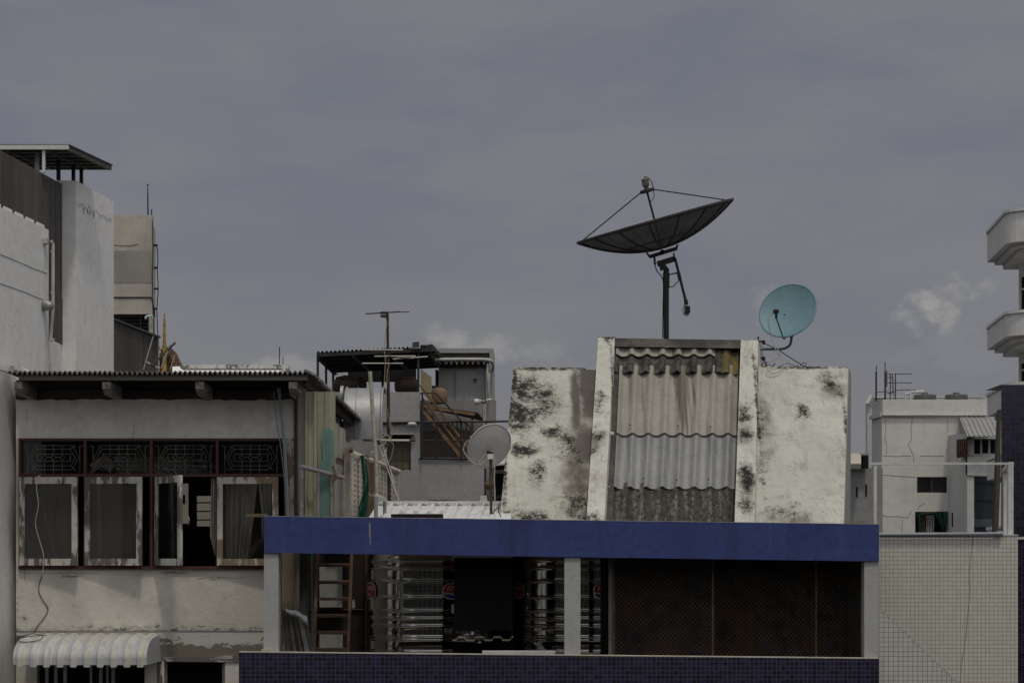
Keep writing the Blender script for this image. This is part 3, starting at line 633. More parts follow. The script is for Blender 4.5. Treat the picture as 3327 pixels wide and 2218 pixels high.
# pipe and flex on the right pier
cp = thing('conduit', P(920,1675,YF-.08), 'pale blue plastic conduit leaning down the right end of the plaster wall', 'pipe')
MB().tube([P(906,1262,YF-.14), P(908,1280,YF-.14), P(923,1433,YF-.10), P(931,1560,YF-.07), P(936,1680,YF-.06)], .020, 8).build('pipe', G['blue_pvc'], cp)
MB().tube([P(922,1428,YF-.10), P(923,1437,YF-.10)], .027, 8).build('collar', G['blue_pvc'], cp); MB().tube([P(905.5,1260,YF-.14), P(906.5,1274,YF-.14)], .026, 8).build('collar', G['blue_pvc'], cp)
solo(wire([(889,1268),(891,1290),(900,1380),(912,1450),(924,1560),(930,1680)], YF-.06, .007), 'cable', G['cable_w'], 'white flex running beside the pale blue conduit', 'cable')
solo(MB().pbox(955, 1275, 962, 1690, YF-.03, .028), 'pipe', M('brown_edge_strip', (.08,.05,.045), None, 5), 'dark brown strip along the right corner of the plaster wall', 'strip')

# awning over the lower windows
aw = thing('awning', P(275,2160,25.5), 'curved white metal awning with a notched lip over the lower window', 'awning')
ya, yb = 25.25, YF-.02
def awprof(t):     # t 0 at the wall .. 1 at the lip
    a = R(90)*min(1, max(0, (t-.18)/.52)); 
    if t < .18: return (yb-(t/.18)*.32*(yb-ya), Z(2060,YF)-t*.12)
    if t < .7:
        u = (t-.18)/.52; return (yb-.32*(yb-ya)-.68*(yb-ya)*math.sin(u*math.pi/2), Z(2060,YF)-.022-(1-math.cos(u*math.pi/2))*.25)
    return (ya, Z(2060,YF)-.272-(t-.7)/.3*(Z(2060,YF)-.272-Z(2158,ya)))
m = MB(); xa0, xa1 = X(43, ya), X(478, ya); NB = 10; per = 14; nt = 22
def rib(s): d = s % 1; return .022*(1 if .30 < d < .72 else 0 if (d < .2 or d > .82) else (d-.2)/.1 if d < .5 else (.82-d)/.1)
top = []; nu = NB*per; off = (X(90,yb)-X(43,ya))*.35
for j in range(nt+1):
    t = j/nt; y, z = awprof(t)
    for i in range(nu+1):
        s_ = i/per; h = rib(s_)
        dz = 0
        if j == nt: dz = -.03 if .25 < (s_ % 1) < .78 else 0
        nrm = min(1, max(0, (t-.18)/.52)); top.append(Vector((xa0+(xa1-xa0)*i/nu+off*(1-t), y-h*nrm, z+h*(1-nrm)+dz)))
M0 = len(top); fs = []
for j in range(nt):
    for i in range(nu):
        a = j*(nu+1)+i; fs.append((a, a+1, a+nu+2, a+nu+1)); fs.append((a+M0, a+nu+1+M0, a+nu+2+M0, a+1+M0))
for i in range(nu): a = nt*(nu+1)+i; fs.append((a, a+1, a+1+M0, a+M0))
m.add(top+[p+Vector((0,.006,-.006)) for p in top], fs); m.build('sheet', G['awning'], aw)
m = MB(); pr = [awprof(j/nt) for j in range(nt+1)]; xx = [xa1+off*(1-j/nt) for j in range(nt+1)]
m.add([Vector((xx[j]+.004, y, z)) for j, (y, z) in enumerate(pr)]+[Vector((xa1+off+.03, yb, pr[-1][1]))], [list(range(nt+2))]); m.add([Vector((v.x-.005, v.y, v.z)) for v in m.v], [list(range(nt+2))[::-1]])
m.build('end_panel', G['awning'], aw)
# lower windows
def lower(name, x0, x1, ytop, frm, bars, label):
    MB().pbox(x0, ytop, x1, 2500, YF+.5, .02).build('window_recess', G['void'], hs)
    m = MB(); 
    for b0, b1 in bars: m.pbox(b0, ytop, b1, 2500, YF+.03, .05)
    return m.build('window_frame', frm, hs)
lower('w', 118, 471, 2137, M('grey_white_frame', (.42,.42,.42), (.3,.3,.3), 4), [(147,157),(176,186),(206,216),(322,332),(345,352),(362,372),(292,298)], '')
lower('w', 534, 730, 2148, M('brown_grey_frame', (.17,.155,.14), (.1,.09,.085), 4), [(534,543),(722,731)], '')
MB().poly([(528,2132),(775,2129),(775,2150),(545,2148)], YF-.02, .06).build('window_head', peeling('flaking_head', (.5,.49,.46), (.17,.16,.15), .52, (.4,1,2), 5), hs)
MB().pbox(510, 2130, 528, 2500, YF-.01, .05).build('window_jamb', G['peel2'], hs)

solo(MB().pbox(800, 1668, 868, 1679, 25.05, .05), 'batten', M('tan_batten', (.17,.125,.075), (.11,.08,.05), 5, stretch=(.3,1,3), bump=.3), 'short rough brown batten poking left from the end of the blue beam', 'batten')
MB().tube([P(300,1560,27.6), P(322,1562,27.6), P(324,1800,27.5)], .035, 7).build('hanging_cloth_strip', G['curtain'], hs)
bdl = MB(); bdl.sheet(lambda u, v: P(290+u*75+8*math.sin(v*5), 1500+v*38+10*math.sin(u*5+1)-14*math.sin(u*3.14), 26.7+.05*math.sin(u*11+v*7)), 22, 10)
solo(bdl, 'rag', G['curtain'], 'crumpled grey rag bunched behind the first and second upper panes', 'cloth', smooth=True)
# ================================================================== blue terrace building
G['blue'] = M('blue_paint', (.043,.062,.205), (.036,.051,.168), 1.1, rough=.6, bump=.25, bscale=70, streak=[((.022,.025,.075), .7, 2.2, .52, .74), ((.095,.11,.26), .5, 5, .58, .76), ((.13,.13,.16), .5, 14, .68, .76)], speck=((.085,.10,.28), 60, .62, .5), fine=.2)
G['navy'] = tiles('navy_mosaic', .0563, (.015,.0135,.028), (.031,.030,.076), (.085,.075,.072), .04, .22, .2, (.045,.038,.045))
G['grey_col'] = M('pale_grey_column', (.41,.41,.40), (.37,.37,.36), 1.5, bump=.2, speck=((.3,.29,.27), 12, .70, .5))
G['grout'] = M('pale_mortar_edge', (.52,.49,.40), (.4,.37,.3), 5, speck=((.2,.18,.15), 12, .6, .6))
YB0 = 25.0
tb = thing('terrace_building', P(1815,2140,YB0+.5), 'rooftop terrace with a painted blue beam, grey columns and a navy mosaic parapet', 'building')
m = MB(); m.poly([(858,1676.5),(2856,1702.5),(2856,1821),(2800,1822),(858,1794.5)], YB0, .28); m.build('beam', G['blue'], tb)
m = MB(); m.poly([(858,1675),(2856,1701),(2856,1702.2),(858,1676.2)], YB0+.004, .27); m.build('beam_edge', G['grout'], tb)
m = MB()
for x, y0, y1 in ((1201,1697,1772),(1199,1700,1745)): m.poly([(x,y0),(x+2.2,y0),(x+2.8,y1),(x+1.2,y1)], YB0-.004, .003)
m.build('paint_run', G['cable_w'], tb)
def col(x0, x1, y0, y1, bul=0): return MB().poly([(x0,y0),(x1,y0),(x1-bul*.5,y1),(x0-bul*2,y1)], YB0+.03, .22)
for c in ((858,905,1795,2117,1.0),(1834,1886,1811,2129,0),(2808,2855,1822,2136,0)): col(*c).build('column', G['grey_col'], tb)
m = MB(); m.poly([(776,2118),(2856,2139),(2856,2700),(776,2700)], YB0-.1, .18); m.build('parapet', G['navy'], tb)
m = MB(); m.poly([(776,2115.5),(2856,2136.5),(2856,2138.8),(776,2117.8)], YB0-.10, .18); m.build('parapet_top', G['grout'], tb)
zf_ = Z(2130, YB0)-1.05
m = MB(); m.box(X(776,YB0), X(2856,YB0), YB0+.081, 29.4, zf_-.2, zf_); m.build('terrace_floor', G['conc'], tb)
m = MB(); m.box(X(776,YB0)+.02, X(2856,YB0)-.02, YB0+.08, 29.4, 0, zf_-.201); m.build('lower_storey', G['conc'], tb)
zd = Z(1760, YB0)
m = MB(); m.box(X(1205,YB0), X(2850,YB0), YB0+.285, 29.4, zd+.02, zd+.12); m.build('roof_slab', G['conc'], tb)
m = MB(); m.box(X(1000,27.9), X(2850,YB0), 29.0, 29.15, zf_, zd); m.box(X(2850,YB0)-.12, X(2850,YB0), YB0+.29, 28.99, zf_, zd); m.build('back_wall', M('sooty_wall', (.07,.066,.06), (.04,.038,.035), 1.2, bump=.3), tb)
MB().pbox(2000, 1708, 2790, 1730, 26.2, .3).build('hut_base', G['conc'], tb)

# partition behind the ladder: cement block and rust-brown door
pt = thing('steel_door', P(1115,2140,27.4), 'rust-brown sheet steel door standing in the dark behind the ladder', 'door')
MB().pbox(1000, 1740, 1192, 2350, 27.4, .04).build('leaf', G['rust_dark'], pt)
m = MB(); m.pbox(1187, 1740, 1193, 2350, 27.37, .028); m.pbox(1000, 1976, 1192, 1980, 27.37, .028); m.build('edge_angle', G['rust'], pt)
gp = M('grey_cement_board', (.36,.36,.34), (.27,.27,.255), 2, streak=((.12,.11,.1), .6, 5, .5, .75), speck=((.1,.09,.08), 12, .62, .6))
for a, l in (((1038,1838,1112,1891),'upper pale cement board seen between the ladder rungs'), ((1038,1896,1112,1972),'middle pale cement board behind the ladder, with a stained edge'), ((1038,2060,1113,2112),'lowest pale cement board behind the bottom of the ladder')):
    solo(MB().pbox(*a, 27.2, .05), 'cement_board', gp, l, 'board', 'cement boards behind the ladder')
solo(MB().poly([(1145,1948),(1152,1946),(1154,1972),(1143,1975)], 27.0, .05), 'offcut', gp, 'small pale board offcut beside the right rail of the ladder', 'board')
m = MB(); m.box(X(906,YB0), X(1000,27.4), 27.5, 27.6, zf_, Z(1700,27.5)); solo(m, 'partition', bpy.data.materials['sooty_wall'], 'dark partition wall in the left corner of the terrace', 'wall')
wbd = M('weathered_plank', (.22,.18,.125), (.15,.12,.085), 2.2, stretch=(6,1,.12), bump=.5, streak=((.05,.04,.03), .7, 18, .55, .7))
solo(MB().pbox(917, 1780, 972, 2350, 25.75, .05), 'plank', wbd, 'wide weathered tan plank upright beside the left grey column', 'plank')
solo(MB().pbox(973, 1780, 1002, 2350, 25.9, .05), 'plank', M('dark_plank', (.065,.058,.05), (.04,.036,.03), 3, stretch=(5,1,.15)), 'narrow dark plank between the tan plank and the blue pipe', 'plank')
solo(MB().pbox(907, 1780, 915, 2350, 25.6, .05), 'plank', M('grey_batten', (.13,.12,.11), None, 4), 'thin grey batten against the left grey column', 'plank')
solo(MB().tube([P(1014,1775,26.1), P(1015,2330,25.9)], .012, 8), 'pipe', M('faded_blue_pipe', (.16,.27,.33), None, 4, bump=0), 'thin faded blue pipe standing left of the rusty ladder', 'pipe')

# ladder
ld = thing('ladder', P(1090,2330,25.6), 'rusty steel ladder leaning in the left bay of the terrace', 'ladder')
def LP(x, y): return P(x, y, 26.1-.75*(y-1780)/540)
for a, b, c, d in ((1033,1770,1012,2330),(1145,1770,1122,2330)):
    MB().bar(LP(a, b), LP(c, d), .038, .05, up=(0,1,.3)).build('rail', G['rust'], ld)
for k in range(10):
    y = 1835+k*54.6; s = (y-1770)/560
    MB().bar(LP(1040-21*s, y), LP(1139-23*s, y), .034, .034, up=(0,1,.3)).build('rung', G['rust'], ld)
# heap of perforated steel angles with a cloth on top
def ang(m, a, b, w):      # slotted angle: one leg faces the viewer, holes cut as dark slots
    a, b = Vector(a), Vector(b); t = (b-a).normalized(); r = Vector((1,0,0)); r = (r-t*r.dot(t)).normalized(); n = r.cross(t).normalized()
    m.loft([a-r*w/2, a+r*w/2, a+r*w/2+n*.004, a-r*w/2+n*.004], [b-r*w/2, b+r*w/2, b+r*w/2+n*.004, b-r*w/2+n*.004])
    m.loft([a-r*w/2, a-r*w/2+n*.05, a-r*w/2+n*.05+r*.004, a-r*w/2+r*.004], [b-r*w/2, b-r*w/2+n*.05, b-r*w/2+n*.05+r*.004, b-r*w/2+r*.004])
ga = M('dull_galvanised', (.20,.195,.185), (.12,.115,.105), 6, rough=.6, metal=.3, bump=.2); gd = M('dark_rusty_angle', (.085,.075,.065), (.055,.05,.043), 6, rough=.7)
angs = [((912,1972),(925,2200),.035,ga,'outermost dull slotted steel angle, against the column'),((922,1975),(945,2200),.04,gd,'dark steel angle second from the column in the heap'),((938,1985),(972,2200),.032,ga,'pale slotted steel angle with a line of holes, middle of the heap'),
        ((955,1985),(995,2200),.045,gd,'dark steel angle just right of the pale slotted one'),((970,1985),(1016,2200),.06,ga,'broad grey steel angle under the white cloth'),((985,1992),(1036,2200),.06,gd,'dark steel angle at the right edge of the heap, by the ladder foot')]
for i, (a, b, w, mt, l) in enumerate(angs):
    o = thing('steel_angle', P(*b, 25.3), l, 'steel angle', 'slotted steel angles heaped by the ladder')
    m = MB(); Yt_, Yb_ = 25.75+.03*i*.3, 25.35+.02*i; ang(m, P(*a, Yt_), P(*b, Yb_), w); m.build('angle_leg', mt, o)
    if mt is ga and i < 3:
        h = MB()
        for k in range(22):
            s = k/22+.02; c = P(*a, Yt_).lerp(P(*b, Yb_), s)+Vector((.004,-.010,0)); h.box(c.x-.005, c.x+.005, c.y-.002, c.y, c.z-.011, c.z+.011)
        h.build('hole', G['void'], o)
m = MB(); m.sheet(lambda u, v: P(925+u*72+v*6, 1972+u*26+(16+18*u*u)*v+3*math.sin(u*9), 25.66-.12*math.sin(v*2.6)+.02*math.sin(u*23)), 24, 10)
solo(m, 'cloth', M('white_rag', (.55,.55,.58), (.42,.42,.46), 5, rough=.95), 'crumpled white cloth draped over the slotted steel angles', 'cloth', smooth=True)
solo(MB().poly([(850,2108),(876,2106),(879,2116),(846,2118)], 24.96, .1), 'offcut', G['grout'], 'small pale mortar lump at the foot of the left grey column', 'lump')

# stainless water tanks
YT, RT = 27.0, .9
def steel():
    t = NT('stainless_steel'); return t.finish(t.mix(t.noise(2, 4), (.50,.49,.46), (.40,.39,.37)), t.ramp(t.noise(8, 4, .6, (1,1,.1)), .3, .7, .07, .14), 1.0, .12, hgt=t.noise(.8, 2, .5, (1,1,3)))
G['stainless'] = steel()
G['stk_red'] = M('sticker_red', (.34,.035,.03), None, 3, rough=.4, bump=0); G['stk_white'] = M('sticker_white', (.72,.72,.72), None, 3, rough=.4, bump=0, fine=0); G['stk_blue'] = M('sticker_blue', (.035,.06,.30), None, 3, rough=.4, bump=0)
tcx = X(1409, YT)
tk = thing('water_tank', (tcx, YT, zf_), 'stainless steel water tank with ringed sides, left of the hanging black sheet', 'water tank', 'stainless steel water tanks on the terrace')
prof = [(.0, .05), (RT-.05, .05), (RT-.01, .09)]
zr_ = sorted(Z(y, YT-RT) for y in (1820,1845,1888,1940,1984,2009,2033,2069,2078,2117,2170,2230,2290))
for z in zr_:
    z -= zf_; prof += [(RT+.013*(.5-.5*math.cos(2*math.pi*i/12)), z-.030+.060*i/12) for i in range(13)]
zt_ = zd-zf_-.02
prof += [(RT, zt_-.16), (RT-.06, zt_-.08), (RT-.35, zt_-.02), (.02, zt_)]
MB().lathe((tcx, YT, zf_), prof, 96).build('shell', G['stainless'], tk, True)
def on_tank(th, z, r): return Vector((tcx+r*math.sin(th), YT-r*math.cos(th), z))     # th 0 faces the camera
def wrapped(pts2, th0, zc, r, d=.003):     # flat outline (metres) bent on to the tank
    m = MB(); a = [on_tank(th0+x/r, zc+z, r+d) for x, z in pts2]; b = [on_tank(th0+x/r, zc+z, r) for x, z in pts2]; return m.loft(a, b)
def strip(m, q, th0, zc, r, d):            # filled outline given as (x, zlow, zhigh) columns
    vs = []; fs = []
    for x, z0, z1 in q: vs += [on_tank(th0+x/r, zc+z0, r+d), on_tank(th0+x/r, zc+z1, r+d)]
    for i in range(len(q)-1): fs.append((2*i, 2*i+2, 2*i+3, 2*i+1))
    return m.add(vs, fs)
def txt(body, size, th0, zc, r, sx=1.0):
    cu = bpy.data.curves.new('lettering', 'FONT'); cu.body = body; cu.size = size; cu.resolution_u = 2; cu.align_x = 'CENTER'; cu.align_y = 'CENTER'
    o = bpy.data.objects.new('lettering', cu); COL.objects.link(o); bpy.context.view_layer.update()
    me = bpy.data.meshes.new_from_object(o.evaluated_get(bpy.context.evaluated_depsgraph_get())); bpy.data.objects.remove(o)
    m = MB(); m.add([on_tank(th0+v.co.x*sx/r, zc+v.co.y, r) for v in me.vertices], [list(p.vertices) for p in me.polygons]); return m
rs = RT+.007; zst = Z(1919.5, YT-RT+.1)
def oval(w, h, n=28):
    q = []
    for i in range(n+1):
        x = -w+2*w*i/n; e = max(0, 1-abs(x/w)**2.6)**(1/2.6); q.append((x, -h*e, h*e))
    return q
def sticker(th0):
    w, h = .205, .112
    base = strip(MB(), oval(w, h), th0, zst, rs+.012, 0).build('sticker', G['stk_white'], tk, fix=False)
    strip(MB(), oval(w-.012, h-.009), th0, zst, rs+.0135, 0).build('red_field', G['stk_red'], base, fix=False)
    q = []
    for i in range(15):
        x = -.155+.17*i/14; b = -h*max(0, 1-abs(x/w)**2.6)**(1/2.6)+.012; q.append((x, b, max(b, -.035-.9*max(0, x+.14)**1.6)))
    strip(MB(), q, th0, zst, rs+.015, 0).build('blue_swoosh', G['stk_blue'], base, fix=False)
    q = [(x, z-.006, z+.006) for x, z in ((-.19+.3*i/16, -.022-.9*max(0, -.19+.3*i/16+.17)**1.8) for i in range(17))]
    q = [(x, max(a, -h+.02), max(b, -h+.024)) for x, a, b in q]
    strip(MB(), q, th0, zst, rs+.0155, 0).build('white_swoosh', G['stk_white'], base, fix=False)
    txt('ADVANCE', .085, th0+.01/RT, zst+.036, rs+.0165, .78).build('lettering', G['stk_white'], base, fix=False)
    txt('STAINLESS', .034, th0+.03/RT, zst-.012, rs+.0165, 1.0).build('lettering', G['stk_blue'], base, fix=False)
def px_angle(px): # tank angle whose surface point sits in this picture column
    best = min(range(-89, 90), key=lambda a: abs(CX+F*(tcx+RT*math.sin(R(a)))/(YT-RT*math.cos(R(a)))-px)); return R(best)
sticker(px_angle(1484)); sticker(R(-68))
lab = strip(MB(), [(-.03,-.11,.11),(.05,-.11,.11)], px_angle(1474), Z(1827,26.2), rs+.016, 0).build('tall_label', G['stk_white'], tk, fix=False)
strip(MB(), [(-.028,-.1,.02),(.048,-.1,.02)], px_angle(1474), Z(1827,26.2), rs+.0175, 0).build('red_field', G['stk_red'], lab, fix=False)
strip(MB(), [(-.012,-.06,.06),(.02,-.06,.06)], px_angle(1470), Z(1976,26.2), rs+.012, 0).build('tape', G['stk_white'], tk, fix=False)
dup(tk, (X(1883, YT), YT, zf_), 'stainless steel water tank with ringed sides, behind the middle grey column')

# black sheet hanging between the tanks, with a roofing sheet below it
bs = M('black_sheet', (.006,.006,.0065), (.004,.004,.0045), 3, rough=.7, bump=.1, bscale=12, spec=.15)
solo(MB().sheet(lambda u, v: P(1476+u*190, 1809+v*238+2*math.sin(u*7), 25.6+.012*math.sin(u*14+v*2)), 30, 6), 'hanging_sheet', bs, 'black plastic sheet hanging in front of the two steel water tanks', 'sheet')
solo(MB().pbox(1478, 1806, 1668, 1811, 25.57, .03), 'curtain_rail', G['pvc'], 'thin pale rail holding up the hanging black sheet', 'rail')
m = MB(); m.corr(P(1470, 2072, 25.35), (X(1668,25.35)-X(1470,25.35), 0, 0), (0, .30, .0), (0,0,1), 3.4, .020, .016, 'box', 20); solo(m, 'roofing_sheet', M('cream_sheet', (.22,.20,.155), (.13,.12,.095), 4), 'cream ribbed roofing sheet edge below the hanging black sheet', 'sheet')
solo(MB().pbox(1470, 2040, 1480, 2350, 25.6, .05).pbox(1660, 2040, 1667, 2350, 25.6, .05).pbox(1470, 2088, 1667, 2350, 25.75, .03), 'cabinet', bs, 'black box front below the cream ribbed roofing sheet', 'cabinet')
tr = thing('cable_trunking', P(1686,2129,YB0), 'length of white plastic trunking lying on the mosaic parapet', 'trunking')
MB().pbox(1568, 2120, 1803, 2127.5, YB0-.06, .1).build('channel', G['steel_white'], tr); MB().pbox(1567, 2113, 1805, 2119.3, YB0-.065, .11).build('lid', G['steel_white'], tr)

# mesh cage
gm = M('cage_wire', (.16,.145,.12), (.045,.04,.034), 8, rough=.7, bump=0, speck=((.17,.085,.03), 3, .5, .8))
cg = thing('mesh_cage', P(2400,2140,25.6), 'dark cage of rusty diamond mesh filling the right bay of the terrace', 'cage')
YG = 25.5
MB().pbox(1977, 1815, 1989, 2145, YG-.02, .06).build('frame_post', M('grey_flat_bar', (.17,.17,.17), None, 4), cg)
MB().pbox(1951, 1812, 1976.5, 2145, YG+.1, .04).build('side_panel', bs, cg)
MB().pbox(1989.5, 1815, 1998, 2145, YG, .04).build('frame_post', G['rust'], cg)
for x in (2314, 2650): MB().pbox(x, 1815, x+5, 2145, YG+.012, .03).build('frame_post', M('pale_rusty_bar', (.16,.145,.12), (.10,.07,.045), 9) if x == 2314 else G['rust'], cg)
m = MB(); pw, ph = 8.0, 15.0
def flat(m, a, b, w):
    d = (b-a).normalized(); r = Vector((d.z, 0, -d.x))*w/2; m.add([a-r, a+r, b+r, b-r], [(0,1,2,3)])
ncol = int((2806-1998)/pw)
for i in range(ncol+1):
    for s_ in (i % 2,):
        x = 1998+i*pw; y = 1816; k = 0
        while y < 2142:
            dx = pw/2*(1 if (k+s_) % 2 else -1)
            flat(m, P(x-dx, y, YG+.01+.001*s_), P(x+dx, y+ph/2, YG+.01+.001*s_), .0038); y += ph/2; k += 1
m.build('wire_mesh', gm, cg, fix=False)
for k, (x0, x1, y0, Y, w) in enumerate(((1992,2330,1815,25.95,9),(2300,2660,1815,26.5,10),(2560,2830,1815,26.2,9))):
    m = MB(); m.corr(P(x0, 2330, Y), (X(x1,Y)-X(x0,Y), .1, 0), (0,.2,Z(y0,Y)-Z(2330,Y)), (0,-1,0), w, .007, .006, 'sin', 10)
    solo(m, 'rusty_sheet', G['rust_dark'], ('rusty corrugated sheet standing at the left side inside the mesh cage', 'rusty corrugated sheet standing in the middle of the mesh cage', 'rusty corrugated sheet standing at the right end inside the mesh cage')[k], 'sheet', 'rusty sheets stored in the cage')

# ================================================================== white metal roof over the left bay
mr = thing('metal_roof', P(1420,1690,25.6), 'low white ribbed metal roof with a torn-open slot, behind the blue beam', 'roof')
g_w = M('white_roof_sheet', (.72,.72,.71), (.64,.64,.63), 1.5, rough=.45, bump=.03, bscale=8, streak=((.4,.39,.37), .3, 5, .6, .8))
Yr0, Yr1 = 25.45, 28.4
def RP(x, y): # point on the roof slope through picture rows 1692 (front) and 1652 (back)
    a, b = P(0,1697,Yr0).z-CZ, P(0,1644,Yr1).z-CZ; s = (b-a)/(Yr1-Yr0); r = (HY-y)/F; Y = (a-s*Yr0)/(r-s); return P(x, y, Y)
def slope_piece(pp, nm, ribs):
    m = MB(); pts = [RP(x, y) for x, y in pp]; m.prism(pts, (0,.012,-.03)); return m.build(nm, g_w, mr)
slope_piece([(1188,1697),(1222,1641),(1660,1641),(1660,1697),(1428,1697),(1438,1668),(1292,1668),(1277,1697)], 'sheet', 0)
MB().pbox(1270, 1669, 1440, 1700, 25.9, .02).build('slot_recess', G['void'], mr)
m = MB()
for x0 in (1262, 1311, 1354, 1398, 1440, 1481, 1525, 1568, 1612): # ribs run up the slope towards the back right
    for (ya_, yb_) in (((1692,1643),) if x0 > 1440 or x0 < 1300 else ((1667,1643),)):
        f = lambda y: x0+ (1692-y)*.55-20+(0 if x0 > 1440 else 3)
        a, b = RP(f(ya_), ya_), RP(f(yb_), yb_); w = .03
        m.loft([a+Vector((-.045,0,.002)), a+Vector((-.02,-.01,.035)), a+Vector((.02,-.01,.035)), a+Vector((.045,0,.002))], [b+Vector((-.045,0,.002)), b+Vector((-.02,-.01,.035)), b+Vector((.02,-.01,.035)), b+Vector((.045,0,.002))])
m.build('rib', g_w, mr)
m = MB()
for x0 in (1322, 1366, 1408): m.loft([RP(x0-8,1694)+Vector((0,-.02,.0)), RP(x0-3,1689)+Vector((0,-.02,0)), RP(x0+3,1689)+Vector((0,-.02,0)), RP(x0+8,1694)+Vector((0,-.02,0))], [RP(x0-8,1694)+Vector((0,.12,.02)), RP(x0-3,1689)+Vector((0,.12,.02)), RP(x0+3,1689)+Vector((0,.12,.02)), RP(x0+8,1694)+Vector((0,.12,.02))])
m.build('torn_lip', g_w, mr)
m = MB(); c = [RP(1220,1642)+Vector((0,-.12,.03)), RP(1660,1642)+Vector((0,-.12,.03))]; zz = Z(1627, 28.4)
m.prism([c[0], c[1], Vector((c[1].x, 28.4, zz)), Vector((c[0].x+.05, 28.4, zz))], (0,.02,-.03)); m.build('ridge_cap', g_w, mr)
m = MB()
for x0 in (1237,1283,1330,1375,1419,1452,1492,1536,1578,1620): m.poly([(x0-9,1641.5),(x0-3,1635.5),(x0+5,1635.5),(x0+12,1643),(x0+4,1643)], 27.93, .02)
m.build('cap_notch', G['patch'], mr)
# pipe stub on the roof
ps = thing('standpipe', P(1236,1690,25.8), 'short grey bent standpipe on two legs on the white metal roof', 'pipe')
MB().tube([P(1222,1690,25.55), P(1221,1612,25.55)], .026, 8).build('leg', G['galv'], ps); MB().tube([P(1250,1674,26.6), P(1250,1622,26.6)], .025, 8).build('leg', G['galv'], ps); MB().tube([P(1221,1612,25.55), P(1224,1611,25.6), P(1250,1624,26.6)], .03, 8).build('crossbar', G['pvc'], ps)

# ================================================================== stained stairhead hut
SL, Zb, Yh = 1.43, (HY-1692)/F*27.0, 27.0
def HPt(px, py, off=0.0):
    r = (HY-py)/F; Y = (Zb+off*math.sqrt(1+SL*SL)-SL*Yh)/(r-SL); return P(px, py, Y)     # off: height of a parallel plane above the slope
def hut_mat(name, base, blobs, grime, streaks=True, sp=.68):
    # blobs: black mould patches; grime: broad grey-brown wash; both have outlines of their own
    t = NT(name); b0 = Vector(HB)
    c = t.mix(t.ramp(t.noise(1.8, 7, .6), .3, .7), base, tuple(x*.84 for x in base)); c = t.mix(t.ramp(t.noise(7, 8, .7, (1,1,2.2)), .5, .72, 0, .7), c, (.40,.375,.31)); c = t.mix(t.ramp(t.noise(3.4, 10, .74, (1,1,1.3), loc=(4,4,4)), .53, .70, 0, .55), c, (.25,.23,.19))
    c = t.mix(t.ramp(t.noise(5, 9, .7, (1,.35,.22), loc=(9,2,1)), .52, .74, 0, .55), c, (.24,.225,.19)); c = t.mix(t.ramp(t.noise(14, 9, .75, (1,.5,.35), loc=(1,2,9)), .56, .72, 0, .5), c, (.17,.155,.13))
    if grime:
        acc = None
        for (x, y, rx, ry, s) in grime:
            p = HPt(x, y)-b0; v = t.math('MULTIPLY', t.blob(p, (rx/F*28, 2.0, ry/F*28)), s); acc = v if acc is None else t.math('MAXIMUM', acc, v)
        f = t.ramp(t.math('ADD', t.math('MAXIMUM', acc, -.4), t.math('MULTIPLY', t.noise(4, 10, .72, (1,1,.7)), 1.5)), .72, 1.5)
        c = t.mix(t.math('MULTIPLY', f, .95), c, t.mix(t.noise(6, 6), (.13,.112,.093), (.06,.053,.046)))
    acc = None
    for (x, y, rx, ry, s) in blobs:
        p = HPt(x, y)-b0; v = t.math('MULTIPLY', t.blob(p, (rx/F*28, 1.2, ry/F*28)), s); acc = v if acc is None else t.math('MAXIMUM', acc, v)
    nz = t.math('ADD', t.math('ADD', t.math('MULTIPLY', t.noise(6, 10, .72, (1,1,1.3)), 1.0), t.math('MULTIPLY', t.noise(30, 6, .75, (1,1,1.5)), .70)), t.math('SUBTRACT', t.math('MULTIPLY', t.noise(2.4, 4), .30), .125))
    v = t.math('ADD', t.ramp(acc, -.45, .6, -.05, .245), nz)
    c = t.mix(t.math('MULTIPLY', t.ramp(v, .90, 1.12), .7), c, (.15,.138,.115)); c = t.mix(t.math('MULTIPLY', t.ramp(v, 1.04, 1.20), .95), c, (.012,.011,.0095))
    cr = t.n('ShaderNodeTexVoronoi', feature='DISTANCE_TO_EDGE'); cr.inputs['Scale'].default_value = 1.1
    w = t.n('ShaderNodeVectorMath', operation='ADD'); t.ln(t.map(), w.inputs[0]); nn = t.n('ShaderNodeTexNoise'); nn.inputs['Scale'].default_value = 4; t.ln(t.map(), nn.inputs['Vector']); t.ln(nn.outputs['Color'], w.inputs[1]); t.ln(w.outputs[0], cr.inputs['Vector'])
    c = t.mix(t.math('MULTIPLY', t.ramp(cr.outputs['Distance'], .008, .0, 0, .7), t.ramp(t.noise(1.2, 2), .5, .62)), c, (.16,.13,.1))
    return t.finish(c, .9, 0, .6, 10)
HB = P(2100, 1700, 27.3)
ht = thing('stairhead', HB, 'sloping stairhead of mould-stained white plaster with wavy roof sheets between two ribs', 'roof hut')
def Dd(p, Yk=29.7): return p+Vector((.2,1,0))*(Yk-p.y)
def slab(pp, off, back=29.7):
    A_ = [HPt(x, y, off) for x, y in pp]; return MB().loft(A_, [Dd(p, back) for p in A_])
wh = (.565,.555,.495)
slab([(1668,1192),(1896,1194),(1896,1200),(1946,1202),(1915,1712),(1622,1712)], 0).build('left_wing', hut_mat('stained_plaster', wh, [(1780,1195,160,12,1.1),(1672,1240,10,90,.8),(1640,1560,10,200,.7),(1712,1300,120,85,1.25),(1690,1350,80,70,1.1),(1790,1405,48,20,1.3),(1745,1535,40,50,.8),(1700,1460,50,30,.75),(1850,1450,60,80,.6),(1690,1690,110,45,.75),(1880,1640,60,70,.6),(1650,1300,20,160,.5)],
     [(1915,1260,70,200,1.15),(1900,1440,75,120,1.1),(1880,1560,90,150,.85),(1872,1310,26,200,1.2),(1930,1660,60,90,.9)]), ht)
